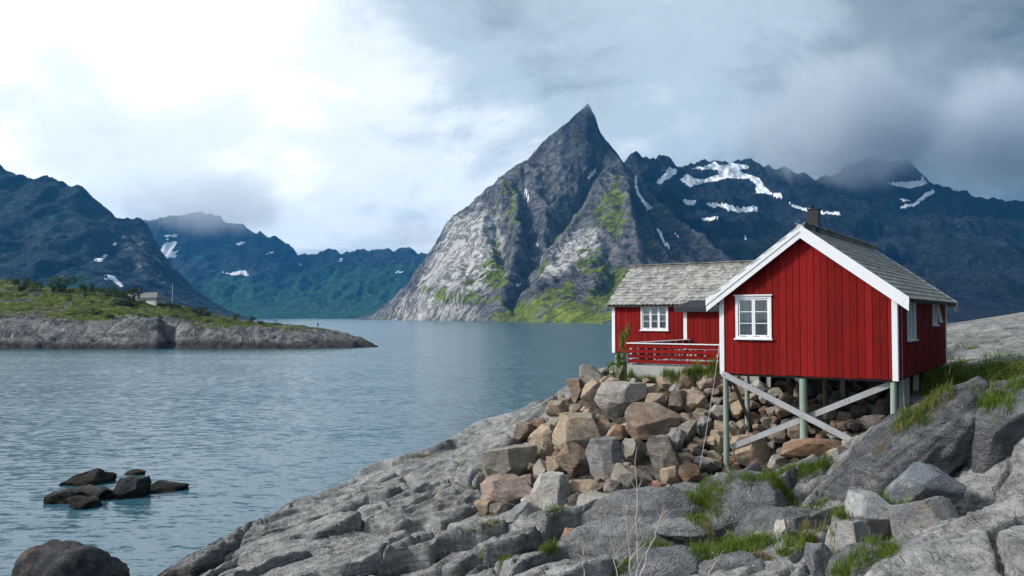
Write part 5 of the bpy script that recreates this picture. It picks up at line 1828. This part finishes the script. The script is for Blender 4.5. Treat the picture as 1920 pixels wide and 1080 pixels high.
# ------------------------------------------------------------------ the far house, mast and walker on the headland
hx, hy = at(283, 570, 287)[:2]
hz = at(283, 571.5, 287)[2]
far_house = empty('white_house', (hx, hy, hz), R(-14))
tag(far_house, 'small white house with grey roof and dark chimney on the headland', 'house')
MB().box(-4.0, 4.0, -2.6, 2.6, -1.6, 2.35).build('wall', M['house_white'], far_house)
rf = MB().hexa([(-4.7, -3.2, 2.25), (4.7, -3.2, 2.25), (4.7, 3.2, 2.25), (-4.7, 3.2, 2.25), (-3.6, -0.2, 4.2), (2.6, -0.2, 4.2), (2.6, 0.2, 4.2), (-3.6, 0.2, 4.2)]).build('roof', M['house_roof'], far_house)
MB().box(-3.9, -3.2, -1.0, -0.3, 3.0, 5.6).build('chimney', M['black_metal'], rf)
for x in (-1.9, -0.6):
    wf = MB().box(x - 0.5, x + 0.5, -2.66, -2.602, 0.7, 1.8).build('window', M['white'], far_house)
    MB().box(x - 0.4, x + 0.4, -2.70, -2.664, 0.8, 1.7).build('pane', M['black_metal'], wf)
wf = MB().box(2.9, 3.5, -2.66, -2.602, -0.2, 1.9).build('door', M['house_white'], far_house)
shed = empty('shed', (hx - 6.5, hy + 4, hz + 1.3), R(-14))
tag(shed, 'low grey shed roof showing beside the white house on the headland', 'shed')
MB().box(-2.6, 2.6, -1.8, 1.8, -2.0, 1.6).build('wall', M['house_roof'], shed)
MB().hexa([(-3, -2.1, 1.5), (3, -2.1, 1.5), (3, 2.1, 1.5), (-3, 2.1, 1.5), (-3, -0.05, 2.8), (3, -0.05, 2.8), (3, 0.05, 2.8), (-3, 0.05, 2.8)]).build('roof', M['house_roof'], shed)

mp = at(323, 572, 288)
mz = head_height(mp[0], mp[1])
mast = empty('flagpole', (mp[0], mp[1], mz - 0.2))
tag(mast, 'white flagpole right of the white house on the headland', 'flagpole')
topz = at(323, 531, 288)[2] - mz + 0.2
MB().tube([(0, 0, 0), (0, 0, topz * 0.5), (0, 0, topz)], [0.11, 0.085, 0.05], 8).build('pole', M['white'], mast, True)
MB().tube([(0, 0, topz), (0, 0, topz + 0.06), (0, 0, topz + 0.14)], [0.05, 0.12, 0.02], 8).build('finial', M['white'], mast, True)

# the walker: one continuous body grown over a skeleton
wp = at(596, 617, 296)
wz = head_height(wp[0], wp[1])
J = [((0, 0, 0.92), .15), ((0, 0, 1.12), .14), ((0, 0, 1.36), .16), ((0, 0.01, 1.50), .065), ((0, -0.02, 1.60), .085), ((0, -0.02, 1.72), .085),
     ((0.10, 0, 0.88), .10), ((0.11, -0.03, 0.48), .065), ((0.11, 0.02, 0.09), .05), ((0.12, -0.14, 0.04), .045),
     ((-0.10, 0, 0.88), .10), ((-0.12, 0.02, 0.48), .065), ((-0.12, 0.10, 0.09), .05), ((-0.13, -0.06, 0.04), .045),
     ((0.21, 0, 1.40), .07), ((0.26, 0.02, 1.12), .05), ((0.24, -0.14, 0.92), .04), ((0.23, -0.2, 0.86), .04),
     ((-0.21, 0, 1.40), .07), ((-0.27, 0.04, 1.12), .05), ((-0.25, -0.06, 0.88), .04), ((-0.25, -0.1, 0.81), .04)]
E = [(0, 1), (1, 2), (2, 3), (3, 4), (4, 5), (0, 6), (6, 7), (7, 8), (8, 9), (0, 10), (10, 11), (11, 12), (12, 13), (2, 14), (14, 15), (15, 16), (16, 17), (2, 18), (18, 19), (19, 20), (20, 21)]
me = bpy.data.meshes.new('person')
me.from_pydata([j[0] for j in J], E, [])
po = link('person', me, M['cloth_dark'], None, (wp[0], wp[1], wz))
po.rotation_euler = (0, 0, R(25))
po.modifiers.new('skin', 'SKIN')
for i, j in enumerate(J):
    me.skin_vertices[0].data[i].radius = (j[1], j[1] * 0.85)
me.skin_vertices[0].data[0].use_root = True
sb = po.modifiers.new('subsurf', 'SUBSURF')
sb.levels = sb.render_levels = 2
tag(po, 'person in dark clothes standing on the grass near the headland tip', 'person')


# ------------------------------------------------------------------ shrubs
def crown_mesh(name, seed, nleaf, leaf, lumps, squash=0.9):
    rs = np.random.default_rng(seed)
    cs = rs.normal(size=(lumps, 3)) * np.array([0.42, 0.42, 0.32]) + np.array([0, 0, 0.55])
    rad = rs.uniform(0.22, 0.42, lumps)
    k = rs.integers(0, lumps, nleaf)
    d = rs.normal(size=(nleaf, 3))
    d /= np.linalg.norm(d, axis=1)[:, None]
    c = cs[k] + d * (rad[k] * rs.uniform(0.5, 1.05, nleaf) ** 0.5)[:, None]
    c[:, 2] = np.maximum(c[:, 2] * squash, 0.02)
    a = rs.normal(size=(nleaf, 3))
    a /= np.linalg.norm(a, axis=1)[:, None]
    b = np.cross(a, rs.normal(size=(nleaf, 3)))
    b /= np.linalg.norm(b, axis=1)[:, None]
    s = rs.uniform(0.6, 1.3, nleaf)[:, None] * leaf
    V = np.stack([c - a * s, c + b * s * 0.45, c + a * s, c - b * s * 0.45], 1).reshape(-1, 3)
    F = np.arange(nleaf * 4).reshape(-1, 4)
    return mesh_arrays(name, V, F, False)


CROWNS = []
for s in range(4):
    me = crown_mesh('crown', 60 + s, 1100, 0.075, 9)
    me.materials.append(M['leaf'])
    CROWNS.append(me)
trunk_mb = MB()
for k in range(5):
    a = k * 1.26
    trunk_mb.tube([(0, 0, -0.5), (0.08 * math.cos(a), 0.08 * math.sin(a), 0.2), (0.3 * math.cos(a), 0.3 * math.sin(a), 0.7)], [0.05, 0.035, 0.012], 5)
TRUNK = trunk_mb.mesh('trunk')
TRUNK.materials.append(M['bark'])
SHR = 'dark green shrubs on the headland'


def shrub(px, py, w, h, d, k, label):
    p = at(px, py, d)
    s = d / FPX
    o = empty('shrub', (p[0], p[1], head_height(p[0], p[1]) - 0.1), k * 1.3)
    tag(o, label, 'shrub', SHR)
    c = link('crown', CROWNS[k % 4], None, o)
    t = link('trunk', TRUNK, None, o)
    c.scale = t.scale = (w * s / 1.9, w * s / 1.9, h * s / 1.4)
    return o


for k, a in enumerate([
    (205, 555, 46, 26, 288, 'wide rounded shrub left of the white house on the headland crest'), (172, 556, 14, 22, 290, 'narrow upright shrub near the left edge of the headland crest'),
    (152, 556, 20, 22, 290, 'shrub on the headland crest at the photograph left edge'), (232, 558, 26, 18, 288, 'low shrub between the wide rounded shrub and the shed'),
    (250, 564, 22, 34, 281, 'tall dark shrub directly left of the white house chimney'), (298, 574, 10, 16, 280, 'thin shrub growing against the white house wall'),
    (222, 588, 34, 24, 270, 'round shrub on the grassy slope below the white house'), (245, 580, 30, 18, 272, 'shrub on the slope between the white house and the round shrub'),
    (322, 577, 14, 14, 283, 'small shrub at the foot of the flagpole'), (336, 577, 15, 14, 285, 'small rounded shrub just right of the flagpole'),
    (352, 582, 18, 13, 286, 'first shrub of the low row sloping right of the flagpole'), (364, 585, 20, 16, 286, 'second shrub of the low row sloping right of the flagpole'),
    (378, 588, 22, 15, 288, 'third shrub of the low row sloping right of the flagpole'), (390, 592, 16, 14, 288, 'last shrub of the low row sloping right of the flagpole'),
    (402, 595, 9, 11, 290, 'tiny shrub beyond the end of the low row'), (441, 604, 14, 15, 288, 'pointed shrub standing before the water left of the tall pointed one'),
    (474, 606, 12, 17, 290, 'tall pointed shrub standing against the bright water'), (488, 607, 14, 8, 292, 'low shrub beside the tall pointed shrub'),
    (520, 610, 18, 7, 295, 'flat low shrub on the middle of the headland'), (100, 550, 60, 34, 285, 'broad shrub at the outer left end of the headland'), (40, 545, 50, 30, 285, 'large shrub farthest out on the left of the headland'),
    (180, 600, 26, 16, 250, 'shrub on the cliff rim at the left of the headland'), (205, 607, 22, 14, 246, 'small shrub in the cleft of the cliff rim'), (392, 612, 20, 9, 252, 'low shrub in the hollow above the smooth cliffs'),
]):
    shrub(*a[:5], k, a[5])

# the leafy bush at the deck's corner
bp = hl(-6.05, 4.5, -0.6)
bush = empty('shrub', bp, 0.4)
tag(bush, 'light green leafy bush at the outer corner of the deck', 'shrub')
me = crown_mesh('crown', 77, 900, 0.10, 10)
me.materials.append(M['leaf_light'])
c = link('crown', me, None, bush)
c.scale = (0.42, 0.42, 1.45)
t = link('trunk', TRUNK, None, bush)
t.scale = (0.3, 0.3, 1.2)


# ------------------------------------------------------------------ bare twigs in the foreground
def twig(px0, py0, px1, py1, d, r0, seed, label, branches=7):
    rr = random.Random(seed)
    a, b = at(px0, py0, d), at(px1, py1, d)
    root = a + np.array([0, 0, -0.8])
    mb = MB()
    n = 9
    main = [root]
    for k in range(n + 1):
        t = k / n
        main.append(a + (b - a) * t + np.array([rr.uniform(-1, 1), rr.uniform(-1, 1), 0]) * 0.03)
    mb.tube([tuple(p) for p in main], [r0] + [r0 * (1 - 0.8 * k / n) for k in range(n + 1)], 6)
    L = np.linalg.norm(b - a)
    for k in range(branches):
        t = rr.uniform(0.05, 0.85)
        s = a + (b - a) * t
        ang = rr.uniform(0, 6.28)
        dirv = np.array([math.cos(ang) * 0.6, math.sin(ang) * 0.6, rr.uniform(0.5, 1.1)])
        l2 = L * rr.uniform(0.12, 0.34) * (1.1 - t * 0.5)
        e = s + dirv * l2
        mid = (s + e) / 2 + np.array([rr.uniform(-1, 1), rr.uniform(-1, 1), rr.uniform(-1, 1)]) * 0.05 * l2
        mb.tube([tuple(s), tuple(mid), tuple(e)], [r0 * 0.5, r0 * 0.35, r0 * 0.14], 5)
        for q in range(2):
            f = mid + (e - mid) * rr.uniform(0, 0.8)
            g2 = f + (dirv + np.array([rr.uniform(-1, 1), rr.uniform(-1, 1), rr.uniform(-0.4, 0.4)])) * l2 * 0.28
            mb.tube([tuple(f), tuple(g2)], [r0 * 0.28, r0 * 0.10], 4)
    tag(mb.build('bare_twig', M['twig'], None, True), label, 'twig', 'leafless twigs in the foreground')


twig(1196, 1085, 1192, 838, 16.5, 0.024, 1, 'tallest leafless twig rising before the boulder pile', 6)
twig(1184, 1085, 1168, 905, 16.3, 0.019, 2, 'thin pale leafless twig left of the tallest one', 4)
twig(1200, 1085, 1246, 945, 16.6, 0.017, 3, 'branching leafless twig leaning right from the tallest one', 9)
twig(1160, 1085, 1130, 940, 16.4, 0.013, 4, 'faint slanting twig left of the tall pair', 4)
twig(1095, 1085, 1092, 1010, 16.2, 0.015, 5, 'short leafless twig standing alone toward the shore', 4)
twig(1325, 1085, 1358, 1030, 15.8, 0.012, 6, 'small bent twig in front of the grass tuft', 3)

# ------------------------------------------------------------------ grass
dg = bpy.context.evaluated_depsgraph_get()
dg.update()
CAMP = Vector((0, 0, CAM_H))


def grass_patch(spots, mat_key, name, label, blade=0.30, width=0.011, dens=230, seed=1):
    rs = random.Random(seed)
    V, F3 = [], []
    for (px, py, rx, ry, hm) in spots:
        tgt = Vector(at(px, py, 20.0)) - CAMP
        ok, loc, nrm, idx, ob, _ = SC.ray_cast(dg, CAMP, tgt.normalized())
        if not ok or loc.y > 75:
            continue
        s = loc.y / FPX
        wx = rx * s
        wy = max(ry * s * 1.6, wx * 0.45)
        n = int(min(5200, dens * (3.14 * wx * wy + 0.12)))
        clumps = []
        for _ in range(max(5, n // 22)):
            x, y = loc.x + rs.uniform(-1, 1) * wx, loc.y + rs.gauss(0, 0.5) * wy
            ok2, l2, n2, i2, o2, _m = SC.ray_cast(dg, Vector((x, y, loc.z + 0.9)), Vector((0, 0, -1)), distance=2.2)
            if ok2 and n2.z > 0.3 and o2.name.startswith(('rock', 'boulder', 'stone')):
                clumps.append((x, y, l2.z, n2.x / n2.z, n2.y / n2.z, rs.uniform(0.6, 1.25)))
        if not clumps:
            continue
        for _ in range(n):
            cx, cy, cz, gx, gy, hs = clumps[rs.randrange(len(clumps))]
            ox, oy = rs.gauss(0, 0.075), rs.gauss(0, 0.075)
            x, y = cx + ox, cy + oy
            h = blade * hm * hs * rs.uniform(0.45, 1.15)
            az = rs.uniform(0, 6.283)
            ln = rs.uniform(0.15, 0.75) * h
            dx, dy = math.cos(az), math.sin(az)
            sx, sy = -dy * width, dx * width
            b = len(V)
            z = cz - gx * ox - gy * oy - 0.03
            V += [(x - sx, y - sy, z), (x + sx, y + sy, z), (x + dx * ln * 0.35 + sx * 0.7, y + dy * ln * 0.35 + sy * 0.7, z + h * 0.6), (x + dx * ln * 0.35 - sx * 0.7, y + dy * ln * 0.35 - sy * 0.7, z + h * 0.6),
                  (x + dx * ln, y + dy * ln, z + h)]
            F3 += [(b, b + 1, b + 2), (b, b + 2, b + 3), (b + 3, b + 2, b + 4)]
    if V:
        me = mesh_arrays(name, V, F3, False)
        tag(link(name, me, M[mat_key]), label, 'grass', kind='stuff')


near_grass = [(1372, 1032, 68, 26, 1.5), (1350, 1015, 40, 16, 1.3), (1400, 1030, 30, 20, 1.4), (1318, 950, 26, 30, 1.2), (1325, 930, 18, 14, 1.1), (1312, 975, 16, 14, 1.0), (1462, 912, 24, 18, 1.5), (1440, 898, 50, 8, 1.0), (1490, 885, 50, 8, 1.1), (1530, 876, 30, 7, 1.0),
              (1530, 955, 28, 8, 0.9), (1515, 1015, 42, 20, 1.3), (1560, 1000, 25, 14, 1.2), (1600, 1055, 34, 16, 1.3), (1665, 1000, 24, 34, 1.4), (1660, 1030, 22, 16, 1.1), (1482, 1040, 22, 8, 1.0),
              (1045, 1000, 24, 10, 0.9), (1036, 1035, 22, 12, 0.9), (938, 1066, 16, 10, 0.9), (1230, 1022, 22, 8, 0.9), (1160, 1070, 16, 10, 0.8), (1360, 912, 12, 8, 1.0), (1690, 790, 16, 10, 1.1), (1720, 775, 28, 10, 1.1), (1750, 755, 30, 12, 1.2), (1745, 720, 24, 20, 1.4),
              (1760, 700, 22, 22, 1.4), (1800, 715, 40, 24, 1.4), (1850, 700, 50, 24, 1.4), (1880, 740, 40, 24, 1.3)]
deck_grass = [(1200, 703, 26, 10, 1.8), (1225, 706, 24, 10, 1.6), (1275, 706, 18, 6, 1.1), (1300, 700, 24, 9, 1.5), (1330, 700, 26, 9, 1.8), (1160, 690, 14, 8, 1.3), (1255, 704, 16, 8, 1.2), (1400, 702, 26, 8, 1.5), (1440, 700, 30, 8, 1.4), (1140, 693, 12, 6, 1.0), (1500, 700, 30, 8, 1.2)]
shelf_grass = [(778, 855, 16, 5, 0.7), (845, 882, 24, 5, 0.7), (890, 915, 22, 4, 0.7), (905, 880, 10, 14, 0.7), (930, 980, 8, 12, 0.8), (912, 985, 8, 20, 0.7), (800, 940, 8, 12, 0.7), (740, 872, 12, 4, 0.6), (985, 780, 24, 4, 0.8), (870, 850, 8, 5, 0.6), (885, 995, 10, 6, 0.7), (690, 905, 8, 4, 0.5)]
grass_patch(near_grass, 'grass', 'grass', 'fresh green grass tufts growing between the grey rocks', 0.20, 0.006, 1500, 1)
grass_patch(deck_grass, 'grass', 'grass', 'tall green grass along the concrete edge of the deck', 0.26, 0.009, 1100, 2)
grass_patch(shelf_grass, 'grass', 'grass', 'thin green turf in the cracks of the shore rock', 0.11, 0.008, 900, 3)
grass_patch([(1540, 1012, 40, 10, 1.4), (1500, 1000, 20, 12, 1.2), (1575, 1010, 18, 16, 1.2), (1715, 775, 40, 6, 1.1), (1760, 748, 30, 8, 1.0), (1650, 845, 10, 8, 0.8), (1425, 1045, 20, 8, 1.0), (800, 855, 14, 6, 0.7), (915, 985, 8, 22, 0.8), (1340, 1000, 20, 6, 1.1), (1170, 690, 14, 6, 1.2), (1300, 705, 60, 6, 1.0)],
            'dry_grass', 'grass', 'dry straw-coloured grass among the rocks', 0.22, 0.006, 700, 4)


# turf on the slope beside and behind the cabins
rs = random.Random(9)
V, F3 = [], []
for _ in range(2600):
    x, y = rs.uniform(14.0, 40.0), rs.uniform(25.5, 52.0)
    if x < 17 and y > 38 or rs.random() < (x - 17) / 8:
        continue
    bz_ = shore_z(x, y)
    rel = (x - HOUSE_O[0]) * U[0] + (y - HOUSE_O[1]) * U[1], (x - HOUSE_O[0]) * W[0] + (y - HOUSE_O[1]) * W[1]
    if bz_ < 6.15 or (rel[0] < WD + 0.1 and rel[1] < LN + 0.2):
        continue
    hs = rs.uniform(0.5, 1.3)
    for q in range(15):
        ox, oy = rs.gauss(0, 0.14), rs.gauss(0, 0.14)
        h = 0.30 * hs * rs.uniform(0.4, 1.1)
        az = rs.uniform(0, 6.283)
        ln = rs.uniform(0.15, 0.8) * h
        dx, dy = math.cos(az), math.sin(az)
        sx, sy = -dy * 0.012, dx * 0.012
        b = len(V)
        xx, yy, z = x + ox, y + oy, bz_ - 0.04
        V += [(xx - sx, yy - sy, z), (xx + sx, yy + sy, z), (xx + dx * ln * 0.35 + sx * 0.7, yy + dy * ln * 0.35 + sy * 0.7, z + h * 0.6), (xx + dx * ln * 0.35 - sx * 0.7, yy + dy * ln * 0.35 - sy * 0.7, z + h * 0.6), (xx + dx * ln, yy + dy * ln, z + h)]
        F3 += [(b, b + 1, b + 2), (b, b + 2, b + 3), (b + 3, b + 2, b + 4)]
tag(link('grass', mesh_arrays('grass', V, F3, False), M['grass']), 'rough green turf on the slope beside the shaded cabin wall', 'grass', kind='stuff')


# ------------------------------------------------------------------ air: haze and the clouds round the summits
def haze_material():
    m, g = mat('haze')
    v = g.n('ShaderNodeVolumePrincipled', None, Density=HAZE_DENSITY, Anisotropy=0.15)
    g.set(v, 'Color', (0.06, 0.44, 1.0))
    g.n('ShaderNodeOutputMaterial', None, Volume=v)
    return m


HAZE_DENSITY = 0.56e-4
hz_mb = MB().box(-SEA - 80, SEA + 80, -2580, SEA + 80, -40.0, 760.0)
hz = hz_mb.build('haze', haze_material())
tag(hz, 'thin blue haze filling the fjord air', 'haze', kind='stuff')


def cloud_material(name, density, scale, lo, hi, albedo=(0.97, 0.98, 1.0)):
    m, g = mat(name)
    tcn = g.n('ShaderNodeTexCoord')
    ob = tcn.outputs['Object']
    r = g.vmath('LENGTH', ob, out='v')
    fall = g.math('SUBTRACT', 1.0, g.sstep(r, 0.25, 1.0))
    n = g.noise(pos(g), scale, 7, 0.66, 0.9)
    d = g.math('ADD', g.math('MULTIPLY', fall, 0.75), g.math('MULTIPLY', g.math('SUBTRACT', n, 0.5), 2.1))
    d = g.math('MULTIPLY', g.math('MULTIPLY', g.sstep(d, lo, hi), g.math('SUBTRACT', 1.0, g.sstep(r, 0.55, 0.98))), density)
    v = g.n('ShaderNodeVolumePrincipled', None, Density=d, Anisotropy=0.0)
    g.set(v, 'Color', albedo)
    g.n('ShaderNodeOutputMaterial', None, Volume=v)
    return m


V, F = ico(3)


def cloud(label, px, py, d, rx, ry, rz, material):
    me = mesh_arrays('cloud', V * 1.0, F)
    o = link('cloud', me, material)
    o.location = at(px, py, d)
    o.scale = (rx, ry, rz)
    tag(o, label, 'cloud', kind='stuff')


cm = cloud_material('cloud_bank', 0.0085, 0.0042, 0.10, 0.85, (0.76, 0.81, 0.86))
cloud('grey cloud bank covering the ridge of the snowy massif', 1590, 228, 2700, 560, 360, 335, cm)
cloud('cloud cap on the summit at the far right of the massif', 1900, 235, 2800, 480, 360, 300, cm)
cl = cloud_material('cloud_light', 0.0030, 0.0036, 0.06, 0.80)
cloud('low white cloud lying on the distant mountain wall', 385, 375, 4330, 700, 420, 260, cl)
cloud('ragged cloud edge over the right end of the distant mountain wall', 765, 440, 4430, 280, 300, 130, cloud_material('cloud_ragged', 0.003, 0.006, 0.2, 0.85))
cloud('small wisp of cloud at the tip of the pointed peak', 1112, 188, 2120, 85, 70, 60, cloud_material('cloud_wisp', 0.007, 0.016, 0.10, 0.85, (0.80, 0.84, 0.88)))
